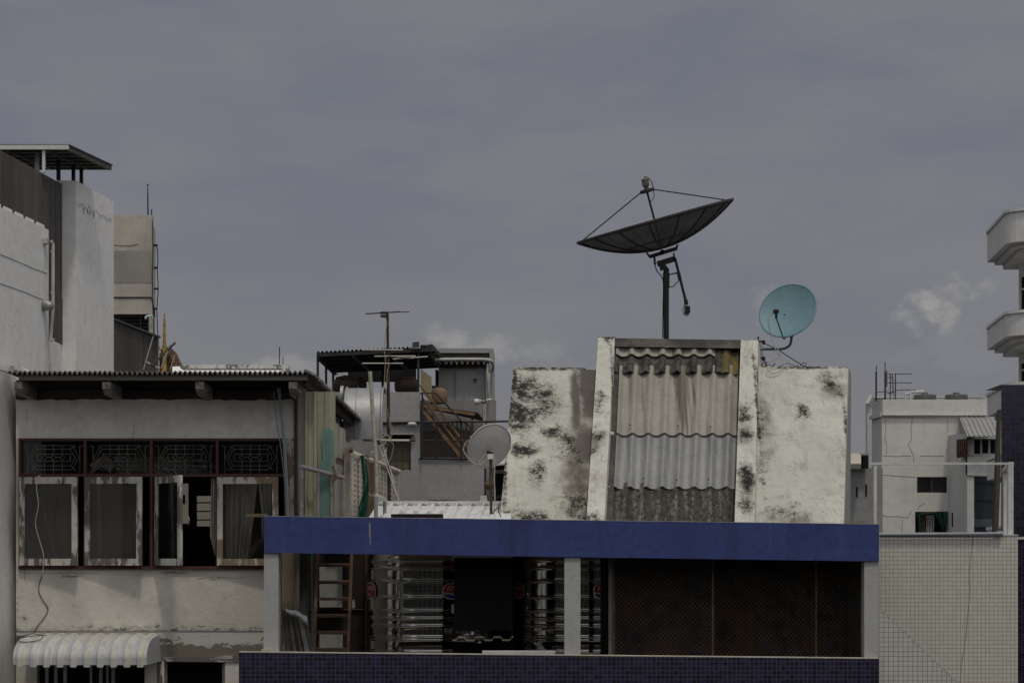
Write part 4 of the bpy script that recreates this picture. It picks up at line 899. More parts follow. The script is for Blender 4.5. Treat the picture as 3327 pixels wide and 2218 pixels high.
slab([(2460,1190),(2756,1190),(2741,1712),(2450,1712)], 0).build('right_wing', hut_mat('stained_plaster_right', (.565,.56,.505), [(2600,1192,170,9,1.0),(2752,1400,9,280,.6),(2466,1400,9,320,.6),(2712,1260,40,40,.6),(2610,1335,28,32,.7),(2480,1360,34,60,.4),(2470,1500,26,60,.4),(2560,1660,70,34,.45),(2690,1230,50,24,.45)],
     [(2480,1390,50,160,.45),(2560,1690,130,40,.5),(2700,1260,60,60,.45)]), ht)
slab([(1944,1094),(1997,1094),(1962,1712),(1904,1712)], .16, 29.9).build('left_rib', hut_mat('stained_rib', (.62,.61,.55), [(1968,1098,50,9,1.1),(1990,1300,7,300,.7),(1930,1420,40,30,.7),(1945,1320,25,40,.5),(1925,1690,60,30,.75),(1975,1110,20,20,.8),(1925,1460,40,30,.6)], [(1930,1440,50,50,.5)]), ht)
slab([(2407,1103),(2463,1103),(2452,1712),(2386,1712)], .16, 29.9).build('right_rib', hut_mat('stained_rib_right', (.60,.59,.53), [(2435,1106,50,8,1.1),(2459,1350,7,320,.8),(2415,1420,30,30,.8),(2420,1560,30,70,.95),(2410,1350,25,40,.65),(2420,1640,30,40,.7),(2455,1230,12,60,.6)], [(2415,1420,50,60,.55),(2420,1570,45,90,.7)]), ht)
slab([(1997.5,1098),(2406.5,1104),(2405,1131),(1996,1125)], .12, 29.9).build('lintel', M('mouldy_cement', (.13,.12,.105), (.05,.046,.042), 3.2, bump=.5, speck=((.35,.33,.29), 8, .64, .7)), ht)
slab([(1997,1126),(2405,1132),(2384,1712),(1964,1712)], -.12, 29.6).build('core', G['void'], ht)
def roof_sheet(x0t, x1t, yt, x0b, x1b, yb, waves, off0, off1, mat, amp=.042, prof='sin'):
    A_, B_, C_, E_ = HPt(x0b, yb, off0), HPt(x1b, yb, off0), HPt(x0t, yt, off1), HPt(x1t, yt, off1)
    m = MB(); m.corr(A_, B_-A_, C_-A_, (0,-SL,1), waves, amp, .012, prof, 16, 8)
    # taper the far edge to its own width
    n1 = int(waves*16)+1; k = len(m.v)//2
    for half in (0, k):
        for j in range(9):
            s = j/8; l = A_.lerp(C_, s); r = B_.lerp(E_, s)
            for i in range(n1):
                q = half+j*n1+i; base = A_+(B_-A_)*(i/(n1-1))+(C_-A_)*s; m.v[q] = m.v[q]-base+l.lerp(r, i/(n1-1))
    return m.build('roof_sheet', mat, ht, True)
gs0 = M('mouldy_sheet', (.11,.105,.09), (.035,.033,.03), 4, bump=.5, speck=[((.3,.28,.24), 16, .66, .7), ((.012,.012,.011), 10, .55, .7)], streak=((.25,.235,.2), .5, 6, .55, .7))
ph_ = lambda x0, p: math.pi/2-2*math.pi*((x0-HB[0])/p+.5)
gs1 = M('grey_beige_sheet', (.35,.335,.29), (.28,.265,.23), 1.6, bump=.12, bscale=30, streak=[((.09,.075,.06), .8, 9, .54, .68), ((.40,.38,.34), .5, 5, .5, .7)], speck=((.09,.08,.07), 20, .68, .6), sst=(1,.04,.04))
gs2 = M('bluish_sheet', (.275,.275,.265), (.215,.218,.216), 1.8, rough=.5, bump=.08, streak=[((.10,.105,.115), .6, 7, .52, .72), ((.36,.37,.37), .5, 8, .55, .7)], speck=((.4,.4,.38), 26, .68, .6), sst=(1,.04,.04))
gs3 = M('lichened_sheet', (.20,.185,.155), (.085,.078,.065), 6, bump=.7, speck=[((.03,.028,.024), 20, .5, .85), ((.42,.40,.34), 34, .62, .7)], streak=((.035,.03,.026), .85, 9, .5, .66), sst=(1,.05,.05), stripe=((.05,.045,.038), .238, .75, ph_(HPt(1964,1712).x, .238)))  # stripe paints shade into the valleys between crests, mixed with settled dirt
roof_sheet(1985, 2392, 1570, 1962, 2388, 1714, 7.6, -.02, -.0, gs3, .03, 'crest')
roof_sheet(2004, 2396, 1395, 1994, 2388, 1583, 7.6, .022, .0, gs2, .032, 'crest')
roof_sheet(2013, 2401, 1190, 2003, 2394, 1409, 7.6, .035, .012, gs1, .032, 'crest')
roof_sheet(2002, 2326, 1138, 1996, 2322, 1209, 6.4, .05, .03, gs0, .032, 'crest')
roof_sheet(2003, 2326, 1124, 2001, 2324, 1153, 6.4, .075, .06, gs1, .03, 'crest')
roof_sheet(2346, 2400, 1140, 2346, 2398, 1212, 1.0, .05, .03, M('yellowed_sheet', (.20,.15,.05), (.10,.08,.035), 4, streak=((.06,.05,.04), .6, 8, .5, .7)), .03)
roof_sheet(2322, 2348, 1140, 2320, 2348, 1211, .5, .045, .025, gs0, .03)
slab([(1997,1206),(2010,1206),(1990,1702),(1966,1702)], .03, 29.5).build('edge_strip', M('mouldy_edge_strip', (.11,.105,.095), (.05,.047,.042), 4, bump=.5), ht)
for y in (1408, 1582):
    x = 1996-(y-1206)*.075; MB().tube([HPt(x-12, y, .04), HPt(x+13, y+2, .04)], .03, 8).build('edge_lap', G['ridge'], ht)
m = MB()
for x, y in ((2047,1380),(2203,1383),(2307,1386),(2090,1555),(2198,1558),(2302,1556)): p = HPt(x, y, .085); m.lathe(p, [(.0,.01),(.012,.008),(.014,0)], 8, (0,-SL,1))
m.build('roof_bolt', G['steel_dark'], ht)
# tiled right flank, a few millimetres proud
A_ = [HPt(2758.4,1193), HPt(2743.2,1712)]; m = MB(); q = [Dd(A_[0],29.69), Dd(A_[1],29.69)]
m.loft([A_[0]+Vector((.002,.02,0)), q[0]+Vector((.002,0,0)), q[1]+Vector((.002,0,0)), A_[1]+Vector((.002,.02,0))], [A_[0]+Vector((-.004,.02,0)), q[0]+Vector((-.004,0,0)), q[1]+Vector((-.004,0,0)), A_[1]+Vector((-.004,.02,0))]); m.build('tiled_flank', tiles('flank_tile', .05, (.40,.39,.36), (.34,.33,.31), (.2,.19,.17), .08, .5), ht)
# hooks on the rib's flank with their loose wires
for y, l in ((1109, 'upper rusty bracket stub sticking out of the right rib below the blue dish'), (1162, 'lower rusty bracket stub sticking out of the right rib below the blue dish')):
    b_ = thing('bracket', P(2465,y,29.2), l, 'bracket'); MB().bar(P(2462,y,29.1), P(2481,y,29.1), .025, .025).build('arm', G['steel_dark'], b_); MB().lathe(P(2481,y+3,29.1), [(.02,-.03),(.028,0),(.02,.03)], 8).build('insulator', G['steel_dark'], b_)
solo(wire([(2484,1116),(2502,1124),(2530,1138),(2552,1152),(2580,1170),(2605,1185),(2622,1193)], 29.1, .007), 'cable', G['cable_d'], 'dark wire running down from the upper bracket to the right plaster wing', 'cable')
solo(wire([(2480,1170),(2488,1178),(2484,1190),(2470,1188),(2465,1192),(2480,1180),(2492,1176),(2488,1190)], 29.1, .006), 'cable', G['cable_d'], 'tangle of dark wire under the lower bracket', 'cable')
solo(wire([(2488,1192),(2497,1183),(2505,1189),(2520,1180),(2512,1190),(2530,1191),(2545,1184),(2560,1180),(2575,1186),(2590,1188),(2600,1191),(2605,1180),(2620,1180),(2612,1192)], 29.15, .0045), 'cable', G['cable_d'], 'sprawl of thin dark wire along the top of the right plaster wing', 'cable')

# ================================================================== big black mesh dish
YD = 29.3
bd_ = thing('satellite_dish', P(2163,1097,YD), 'big black mesh satellite dish tilted on a thick post above the stairhead', 'satellite dish')
def meshy(name, c, op):
    t = NT(name); t.t.nodes.remove(t.b); a = t.n('ShaderNodeBsdfTransparent'); b = t.n('ShaderNodeBsdfDiffuse'); b.inputs[0].default_value = (*c, 1)
    x = t.n('ShaderNodeMixShader'); t.put(x.inputs[0], t.ramp(t.noise(3, 5), .3, .7, op-.05, op+.05)); t.ln(a.outputs[0], x.inputs[1]); t.ln(b.outputs[0], x.inputs[2]); t.ln(x.outputs[0], t.out.inputs[0]); return t.m
G['dishmesh'] = meshy('black_perforated_mesh', (.075,.072,.074), .86)
v = (P(2127,700,1)-Vector((0,0,CZ))).normalized()
ax = Vector((-.27, 0, .963)); ax.y = -(ax.x*v.x+ax.z*v.z)/v.y; ax.y += .012; ax.normalize()
rimc = P(2127.5, 719, YD); vert = rimc-ax*.40; Rr = 1.19
e1 = Vector((1,0,.28)); e1 = (e1-ax*e1.dot(ax)).normalized(); e2 = ax.cross(e1).normalized()
def dp(r, th, o=0): return vert+ax*(.40*(r/Rr)**2+o)+(e1*math.cos(th)+e2*math.sin(th))*r
m = MB(); NR_, NT_ = 12, 72
vs = [dp(Rr*(i+.35)/(NR_+.35), 2*math.pi*k/NT_) for i in range(NR_+1) for k in range(NT_)]; fs = []
for i in range(NR_):
    for k in range(NT_): fs.append((i*NT_+k, i*NT_+(k+1)%NT_, (i+1)*NT_+(k+1)%NT_, (i+1)*NT_+k))
m.add(vs, fs); m.build('reflector', G['dishmesh'], bd_, True)
MB().tube([dp(Rr, 2*math.pi*k/72) for k in range(73)], .022, 6).build('rim', G['steel_dark'], bd_)
for k in range(16):
    th = 2*math.pi*(k+.5)/16; MB().tube([dp(Rr*(.05+.95*i/10), th, -.014) for i in range(11)], .013, 5).build('rib', G['steel_dark'], bd_)
MB().tube([dp(Rr*.55, 2*math.pi*k/48, -.012) for k in range(49)], .009, 5).build('hoop', G['steel_dark'], bd_)
fp = P(2093, 622, YD); fp = vert+ax*(fp-vert).dot(ax)
m = MB(); m.lathe(fp, [(.02,-.035),(.10,-.03),(.105,0),(.10,.02),(.03,.025)], 16, ax); m.build('scalar_ring', G['steel_dark'], bd_)
m = MB(); m.lathe(fp+ax*.02, [(.035,0),(.035,.04),(.055,.05),(.055,.15),(.03,.16)], 10, (ax+Vector((.12,0,0))).normalized()); m.build('receiver', M('grey_receiver', (.16,.15,.13), (.1,.09,.08), 6), bd_)
for th in (R(0), R(180)): MB().tube([dp(Rr*.985, th), fp+(e1*math.cos(th))*.08], .010, 6).build('stay', G['steel_dark'], bd_)
MB().tube([fp-ax*.03, vert+ax*.02], .016, 6).build('feed_strut', G['steel_dark'], bd_)
MB().tube(curve([fp+ax*.16, fp+ax*.21+Vector((.03,0,0)), fp+ax*.15+Vector((.10,0,0)), fp+Vector((.11,0,0))], 4), .007, 5).tube(curve([fp+Vector((.10,0,0)), fp+Vector((.11,0,-.08)), fp+Vector((.08,0,-.14)), fp+Vector((.05,0,-.16))], 4), .006, 5).build('feed_cable', G['cable_d'], bd_)
def bb(a, b, w, h=None): return MB().bar(P(*a, YD), P(*b, YD), w, h, up=(0,1,0))
bb((2111,834),(2199,807),.05).build('mount_beam', G['steel_dark'], bd_)
bb((2101,821),(2112,836),.025).build('mount_leg', G['steel_dark'], bd_); bb((2201,795),(2197,812),.03).build('mount_leg', G['steel_dark'], bd_)
bb((2152,812),(2150,826),.05).build('hub', G['steel_dark'], bd_)
bb((2136,858),(2190,841),.075,.08).build('pivot_beam', G['steel_dark'], bd_)
bb((2144,872),(2166,868),.06,.07).build('yoke', G['steel_dark'], bd_)
MB().poly([(2144,860),(2160,858),(2174,874),(2174,885),(2148,873)], YD-.03, .06).build('gusset', G['steel_dark'], bd_)
m = MB(); pz = P(2164.5, 1110, YD); m.lathe((pz.x, YD, pz.z-.4), [(.04,0),(.042,P(0,872,YD).z-pz.z+.4)], 12); m.build('post', G['steel_dark'], bd_, True)
m = MB(); m.lathe((pz.x, YD, P(0,935,YD).z), [(.05,0),(.05,.22)], 12); m.build('post_collar', G['steel_dark'], bd_, True)
bb((2188,822),(2230,976),.022).build('actuator_rod', G['steel_dark'], bd_)
MB().tube([P(2193,838,YD-.06), P(2228,978,YD-.06)], .020, 8).tube([P(2204,885,YD-.06), P(2210,910,YD-.06)], .028, 8).build('actuator_tube', G['steel_dark'], bd_)
MB().tube([P(2228,974,YD-.06), P(2230,990,YD-.06)], .03, 8).build('actuator_neck', G['steel_dark'], bd_)
MB().poly([(2226,992),(2242,994),(2243,1014),(2236,1020),(2225,1018)], YD-.11, .1).build('actuator_motor', G['steel_dark'], bd_)
bb((2174,892),(2210,884),.018).build('actuator_brace', G['steel_dark'], bd_)
bb((2126,835),(2128,860),.03).build('elevation_screw', G['steel_dark'], bd_)
MB().tube(curve([P(2128,860,YD), P(2134,880,YD), P(2150,900,YD), P(2155,925,YD), P(2154,1000,YD), P(2153,1097,YD)], 5), .008, 5).tube(curve([P(2174,932,YD), P(2186,931,YD), P(2196,922,YD), P(2206,912,YD)], 4), .007, 5).tube(curve([P(2224,990,YD-.1), P(2219,1005,YD-.1), P(2222,1020,YD-.1), P(2232,1026,YD-.1), P(2238,1020,YD-.1)], 4), .006, 5).build('cable', G['cable_d'], bd_)

# ================================================================== blue offset dish
def dish(root, c, n, major, ratio_ax, Rm, depth, mat, back=False):
    # shallow bowl: c centre of the rim, n opening direction, major axis direction
    n = n.normalized(); a = (major-n*major.dot(n)).normalized(); b = n.cross(a).normalized(); NRr, NTt = 10, 56; vs = []; fs = []
    def p(r, th, o=0): return c+n*(-depth*(1-r*r)+o)+a*(Rm*r*math.cos(th))+b*(Rm*ratio_ax*r*math.sin(th))
    for s, o in ((0, 0), (1, -.012)):
        for i in range(NRr+1):
            for k in range(NTt): vs.append(p((i+.02)/(NRr+.02), 2*math.pi*k/NTt, o))
    h = (NRr+1)*NTt
    for i in range(NRr):
        for k in range(NTt):
            q = (i*NTt+k, i*NTt+(k+1)%NTt, (i+1)*NTt+(k+1)%NTt, (i+1)*NTt+k); fs.append(q); fs.append(tuple(x+h for x in q[::-1]))
    MB().add(vs, fs).build('reflector', mat, root, True)
    MB().tube([p(1, 2*math.pi*k/NTt, -.008) for k in range(NTt+1)], .014, 6).build('rim', mat, root, True)
    return p, a, b, n
Y2 = 29.0
s2 = thing('satellite_dish', P(2562,1100,Y2), 'round turquoise-blue satellite dish on a bent blue arm at the stairhead', 'satellite dish')
gb = M('turquoise_paint', (.185,.305,.355), (.16,.27,.32), 1.6, rough=.5, bump=.03, streak=((.16,.20,.20), .4, 4, .55, .8), speck=((.06,.09,.10), 26, .69, .6))
gbd = M('blue_arm_paint', (.075,.145,.165), (.06,.11,.13), 4, rough=.5, bump=.05)
c2 = P(2559, 1008, Y2); n2v = Vector((-.40, -.83, .36)); maj = Vector((.72, 0, .69))
pf, *_ = dish(s2, c2, n2v, maj, .985, .435, .085, gb)
MB().tube(curve([P(2571,1090,Y2+.1), P(2571,1104,Y2+.1), P(2565,1122,Y2+.1), P(2548,1132,Y2+.1), P(2525,1134,Y2+.1), P(2465,1134,Y2+.1)], 5), .019, 8).build('mount_arm', gbd, s2, True)
MB().bar(P(2572,1095,Y2+.1), P(2566,1040,Y2+.12), .05, .05).build('bracket', gbd, s2)
lnb = P(2522, 1012, Y2-.45)
MB().tube([P(2552,1098,Y2-.02), P(2546,1101,Y2-.06), lnb+Vector((.0,0,-.09))], .0115, 6).build('feed_arm', gbd, s2)
m = MB(); dn = (c2-lnb).normalized(); m.lathe(lnb, [(.02,-.05),(.036,-.045),(.036,.03),(.028,.05)], 14, dn); m.tube([lnb, lnb+Vector((0,0,-.10))], .018, 8); m.build('receiver', G['cable_d'], s2, True)
for x, y in ((2545,1015),(2580,1014),(2541,1042),(2576,1040)):
    p = P(x, y, Y2); t_ = (p-c2); k = p-n2v.normalized()*(.085*.9); m = MB(); m.lathe(P(x, y, Y2-.005)+Vector((0,-.0,0))-n2v.normalized()*.062, [(.0,.008),(.009,.006),(.009,-.01)], 8, n2v); m.build('bolt', G['steel_dark'], s2)
MB().pbox(2462, 1092, 2466, 1175, 29.06, .05).build('wall_plate', G['steel_dark'], s2)
solo(wire([(2513,1014,28.55),(2500,1030,28.55),(2497,1055,28.55),(2505,1085,28.6),(2512,1110,28.6),(2522,1140,28.6),(2535,1158,28.6),(2545,1170,28.6),(2548,1185,28.55),(2540,1200,28.5),(2515,1212,28.45),(2496,1205,28.45),(2494,1190,28.5),(2505,1175,28.5),(2525,1166,28.5),(2537,1160,28.55),(2526,1130,28.6)], 28.6, .0065), 'cable', G['cable_w'], 'white cable looping from the turquoise dish down over the plaster wing', 'cable')

# ================================================================== white dish seen from behind
Y3 = 26.6
s3 = thing('satellite_dish', P(1592,1690,Y3), 'off-white satellite dish seen from behind on a dark rusty post', 'satellite dish')
gw = M('off_white_paint', (.40,.40,.385), (.345,.345,.335), 1.6, rough=.55, bump=.03, speck=((.2,.19,.18), 18, .70, .5))
dish(s3, P(1589,1447,Y3), Vector((-.42,.80,.42)), Vector((.72,0,.69)), .98, .315, .07, gw)
MB().tube([P(1594.5,1488,Y3-.12), P(1596,1690,Y3-.10)], .020, 8).build('post', M('rusty_dark_post', (.035,.028,.025), (.10,.06,.03), 6, speck=((.13,.08,.03), 14, .56, .8)), s3, True)
MB().pbox(1584, 1474, 1603, 1490, Y3-.18, .08).build('clamp', G['steel_white'], s3); MB().bar(P(1583,1468,Y3-.1), P(1600,1474,Y3-.12), .05, .04).build('bracket', G['steel_dark'], s3)
MB().tube([P(1525,1424,Y3+.02), P(1540,1418,Y3+.04)], [.02,.024], 8).build('receiver', G['steel_white'], s3); MB().tube([P(1521,1420,Y3+.02), P(1527,1424,Y3+.02)], .03, 8).build('receiver_cap', G['steel_dark'], s3)
MB().tube([P(1524,1428,Y3+.1), P(1545,1505,Y3+.06), P(1558,1511,Y3-.05), P(1590,1485,Y3-.1)], .008, 6).build('feed_arm', G['pvc'], s3)
solo(wire([(1524,1428),(1512,1440),(1506,1458),(1514,1478),(1530,1496),(1552,1508),(1558,1500),(1570,1482),(1582,1474)], Y3-.15, .007), 'cable', G['cable_w'], 'white cable curling round the lower left of the off-white dish', 'cable')
solo(wire([(1604,1478),(1607,1500),(1606,1560),(1608,1610),(1604,1660),(1597,1685)], Y3-.16, .008), 'cable', G['cable_w'], 'white cable hanging straight down beside the rusty dish post', 'cable')
solo(MB().pbox(1592, 1672, 1602, 1682, Y3-.22, .08), 'junction_box', G['steel_white'], 'small white junction box at the foot of the rusty dish post', 'box')
solo(wire([(1598,1676),(1606,1660),(1620,1645),(1620,1660),(1630,1685)], Y3-.2, .008), 'cable', G['cable_d'], 'black cable arching from the junction box to the plaster hut', 'cable')
# ================================================================== sheets, railing and block wall between the houses
YM = 25.55
sh = thing('sheet_metal_screen', P(1025,1690,YM), 'tall yellow-green ribbed metal screen with rust streaks and a turquoise patch', 'screen')
gy = M('yellowed_metal', (.33,.325,.225), (.27,.265,.19), 1.4, rough=.55, bump=.03, streak=[((.16,.10,.05), .6, 5, .58, .75), ((.22,.22,.19), .5, 4, .5, .7)], speck=((.08,.07,.06), 16, .69, .7))
def bent(pp, y0, y1, t=.006):      # folded sheet: picture columns with a depth each
    A_ = [P(x, y1, YM).xy.to_3d()+Vector((0, dy, 0)) for x, dy in pp]; zb, zt_ = Z(y1,YM), Z(y0,YM)
    m = MB(); n = len(A_); vs = [Vector((a.x,a.y,z)) for z in (zb, zt_) for a in A_]+[Vector((a.x,a.y+t,z)) for z in (zb, zt_) for a in A_]; fs = []
    for i in range(n-1): fs += [(i,i+1,n+i+1,n+i), (2*n+i,3*n+i,3*n+i+1,2*n+i+1), (i,2*n+i,2*n+i+1,i+1), (n+i,n+i+1,3*n+i+1,3*n+i)]
    fs += [(0,n,3*n,2*n), (n-1,3*n-1+0,4*n-1,2*n-1)]
    return m.add(vs, fs)
MB().pbox(962.5, 1275, 967, 1740, YM+.02, .05).build('edge_angle', G['steel_dark'], sh)
bent([(968,.02),(988,.06),(990,.0),(997,-.02),(1003,.02),(1018,.03),(1020,-.02),(1030,-.03),(1033,.02),(1053,.03),(1056,-.01),(1064,-.02),(1068,.02),(1086,.03),(1087,.12)], 1272, 1740).build('panel', gy, sh)
MB().pbox(968, 1276, 988, 1740, YM-.004, .02).build('dark_panel', M('dim_grey_metal', (.14,.135,.12), (.10,.095,.085), 2, streak=((.2,.19,.16), .4, 6, .5, .7)), sh)
gt = M('turquoise_sheet', (.15,.245,.215), (.125,.205,.18), 1.6, rough=.5, bump=.03, speck=((.3,.33,.3), 14, .68, .5))
m = MB(); m.poly([(1046,1390),(1070,1389),(1072,1394),(1083,1398),(1084,1740),(1032,1740),(1034,1495),(1049,1498)], YM-.05, .008); m.build('patch', gt, sh)
m = MB()
for x in (1040, 1047, 1055, 1063, 1072): m.tube([P(x,1500 if x < 1049 else 1400,YM-.05), P(x,1740,YM-.05)], .010, 6)
m.build('patch_rib', gt, sh)
rl = thing('pipe_railing', P(1035,1690,25.4), 'grey painted pipe railing sloping down in front of the ribbed metal screen', 'railing')
gr_ = M('grey_pipe_paint', (.22,.21,.21), (.15,.135,.135), 8, rough=.6, speck=((.3,.29,.27), 16, .58, .7))
MB().tube([P(978,1517,25.33), P(981,1516,25.33), P(1118,1552,25.5)], .030, 10).build('top_rail', gr_, rl)
for x, y, Y in ((980,1520,25.33),(1034,1533,25.39),(1078,1545,25.45),(1113,1553,25.49)): MB().tube([P(x,y,Y), P(x-1,1740,Y)], .026 if x == 980 else .021, 8).build('post', gr_, rl)
solo(MB().tube(curve([P(1082,1512,25.40), P(1089,1535,25.40), P(1094,1548,25.38), P(1088,1556,25.38), P(1083,1560,25.4), P(1082,1548,25.42)], 4), .014, 6), 'hook', G['rust'], 'rusty bent hook hung on the grey pipe railing', 'hook')
# white plank partition
pk = thing('plank_partition', P(1105,1690,27.0), 'narrow partition of grimy white vertical planks behind the ribbed metal screen', 'partition')
gpl = M('grimy_white_board', (.40,.38,.35), (.33,.31,.285), 2.5, stretch=(4,1,.3), streak=((.13,.12,.11), .5, 10, .54, .7), speck=((.18,.09,.05), 20, .7, .7))
for a, b, y in ((1070,1100,1368),(1101,1115,1384),(1115.6,1122,1392)): MB().poly([(a,y),(b,y+8),(b,1740),(a,1740)], 27.0, .04).build('plank', gpl, pk)
MB().tube(curve([P(1080,1481,26.98), P(1090,1490,26.98), P(1100,1488,26.98), P(1116,1496,26.98)], 3), .012, 5).build('rust_streak', G['rust'], pk)
MB().poly([(1112,1384),(1132,1402),(1130,1438),(1116,1420)], 27.05, .1).build('gutter_end', M('dark_gutter', (.07,.065,.06), None, 4), pk)
# receding wall of perforated blocks
Yp0, Yp1 = 27.0, 32.8; dX = .0586; zt4 = CZ+1.527
def WP(px, z): Y = (-2.236-dX*27)/((px-CX)/F-dX); return Vector((-2.236+dX*(Y-27), Y, z))
bw = thing('block_wall', WP(1135, CZ), 'receding parapet of grimy perforated breeze blocks with a pipe along its top', 'wall')
gbk = M('grimy_breeze_block', (.62,.57,.49), (.50,.45,.39), 2.5, bump=.4, streak=[((.13,.095,.075), .7, 4, .52, .7), ((.2,.1,.06), .5, 7, .6, .75)], speck=((.09,.07,.06), 10, .62, .6))
def wseg(y0, y1, za, zb, th, off, m):
    a = Vector((-2.236+dX*(y0-27)+off, y0, za)); b = Vector((-2.236+dX*(y1-27)+off, y1, za)); m.prism([a, b, b+Vector((0,0,zb-za)), a+Vector((0,0,zb-za))], (-th, 0, 0))
m = MB(); m2 = MB(); zlo = CZ+.4; holes = MB()
wseg(27.0, Yp1, zlo, zt4-.05, .03, -.024, m2); m2.build('backing', G['void'], bw)
ny, nz = 15, 15; dy = (Yp1-27)/ny; dz = (zt4-.04-zlo)/nz
for i in range(ny+1): wseg(27+i*dy-dy*.31, 27+i*dy+dy*.31, zlo, zt4-.04, .022, 0, m)
for j in range(nz+1): wseg(27-.04, Yp1, zlo+j*dz-dz*.27, zlo+j*dz+dz*.27, .02, -.001, m)
m.build('block_lattice', gbk, bw)
m = MB(); m.tube([Vector((-2.25+dX*(y-27), y, zt4+random.uniform(-.01,.01))) for y in (26.95, 28, 29, 30, 31, 32, 32.85)], .055, 8); m.build('coping_pipe', gbk, bw, True)
MB().pbox(1118, 1455, 1138, 1740, 26.8, .12).build('end_post', M('tan_post', (.36,.33,.27), (.27,.245,.2), 3, streak=((.1,.08,.06), .5, 8, .52, .7)), bw)
solo(MB().tube([P(1134,1462,26.7), P(1146,1460,26.7)], .04, 8), 'pipe_end', G['rust'], 'rusty round pipe end on top of the tan post', 'pipe')
# brown sheet and green net over the wall
m = MB(); 
ybr = lambda px: (-2.236-dX*27)/((px-CX)/F-dX)
def strip_on(px0, px1, n, ytop, ybot, off, amp, fr):
    def f(u, v):
        px = px0+(px1-px0)*u; p = WP(px, 0); zt_ = Z(ytop(px), p.y); zb = Z(ybot(px), p.y); return Vector((p.x+off+amp*math.sin(u*fr+v*3)+amp*.4*math.sin(v*17+u*9), p.y, zt_+(zb-zt_)*v))
    return MB().sheet(f, n, 24)
strip_on(1178, 1222, 10, lambda x: 1476+(x-1178)*.4, lambda x: 1720, .03, .006, 9).build('brown_sheet', M('peeling_brown_sheet', (.21,.145,.085), (.12,.08,.05), 3, stretch=(1,1,.3), streak=((.04,.03,.022), .7, 9, .5, .68), bump=.4), bw)
gnet = M('green_net', (.025,.115,.085), (.015,.075,.055), 8, rough=.9, bump=.5, bscale=30, streak=((.06,.2,.15), .5, 10, .5, .7))
Yn_ = 27.55
def net(u, v):
    l = [1172,1176,1180,1178,1166,1163,1165][min(6,int(v*6))]; l2 = [1172,1176,1180,1178,1166,1163,1165][min(6,int(v*6)+1)]; a = l+(l2-l)*(v*6-int(v*6))
    r = [1184,1192,1198,1198,1193,1188,1188]; b = r[min(6,int(v*6))]+(r[min(6,int(v*6)+1)]-r[min(6,int(v*6))])*(v*6-int(v*6))
    return P(a+(b-a)*u, 1478+v*250, 28.0-.12+.04*math.sin(u*8+v*5)+.02*math.sin(v*21+u*6))
solo(MB().sheet(net, 16, 40), 'netting', gnet, 'bunched green netting draped over the perforated block wall', 'netting', smooth=True)
solo(wire([(1231,1508),(1234,1530),(1228,1560),(1220,1590),(1212,1606),(1204,1608),(1196,1600)], 28.3, .010), 'cable', G['cable_w'], 'white cable drooping from the block wall beside the green netting', 'cable')

# ================================================================== aerial mast with three aerials
YA = 28.6
am = thing('aerial_mast', P(1262,1640,YA), 'rusty aerial mast carrying three TV aerials in front of the grey building', 'antenna')
grm = M('rusty_mast', (.055,.035,.03), (.035,.025,.022), 8, speck=((.12,.07,.045), 14, .6, .6))
MB().tube([P(1259,1020,YA), P(1260,1135,YA)], .019, 8).tube([P(1260,1135,YA), P(1264.5,1640,YA)], .025, 8).build('mast', grm, am, True)
def yb(a, b, r, mt, nm='element'): return MB().tube([P(*a, YA-.04), P(*b, YA-.04)], r, 6).build(nm, mt, am)
m = MB()
def loop(x0, x1, y0, y1, r, mt, nm):
    h = (y1-y0)/2; pts = [(x0+h, y1)]+[(x0+h-h*math.sin(t), y0+h+h*math.cos(t)) for t in [math.pi*i/6 for i in range(7)]]+[(x1-h+h*math.sin(t), y0+h-h*math.cos(t)) for t in [math.pi*i/6 for i in range(7)]]+[(x0+h, y1)]
    return MB().tube([P(x, y, YA-.06) for x, y in pts], r, 5).build(nm, mt, am)
loop(1181, 1313, 1015, 1026, .007, grm, 'dipole_loop'); yb((1188,1019.5),(1300,1012.5),.010, grm); yb((1250,1014),(1330,1013),.007, grm)
MB().pbox(1236, 1012, 1260, 1018, YA-.09, .08).build('clamp', G['steel_dark'], am); MB().pbox(1236, 1022, 1258, 1029, YA-.09, .08).build('clamp', G['steel_dark'], am)
yb((1178,1136),(1310,1136),.009, G['grille']); yb((1177,1180),(1310,1180),.009, G['grille']); loop(1202, 1330, 1154, 1165, .008, G['grille'], 'dipole_loop')
yb((1216,1157),(1350,1156),.008, G['grille']); MB().bar(P(1262,1158,YA-.05), P(1340,1165,YA-.4), .02, .02).build('boom', G['steel_dark'], am); yb((1276,1166),(1390,1158),.008, G['grille']); yb((1290,1160),(1342,1164),.012, G['grille'])
MB().tube([P(1180,1429,YA-.05), P(1348,1430,YA-.05)], .017, 6).build('boom', G['grille'], am); MB().tube([P(1180,1429,YA-.05), P(1212,1429,YA-.05)], .020, 6).tube([P(1330,1430,YA-.05), P(1350,1430,YA-.05)], .020, 6).build('boom_cap', G['steel_dark'], am)
MB().pbox(1222, 1428, 1236, 1442, YA-.1, .1).pbox(1251, 1442, 1268, 1453, YA-.06, .1).build('clamp', grm, am)
yb((1205,1472),(1254,1436),.012, G['grille']); 
for a, b in (((1232,1448),(1296,1625)), ((1242,1444),(1282,1570)), ((1262,1440),(1240,1500))): yb(a, b, .009, G['grille'])
solo(wire([(1248,1030),(1257,1045),(1252,1090),(1249,1140),(1252,1170),(1249,1230),(1246,1290),(1255,1335),(1262,1360),(1268,1390)], YA-.08, .005), 'cable', M('yellowed_flex', (.36,.31,.2), None, 5, bump=0), 'thin yellowed cable hanging loosely along the aerial mast', 'cable')
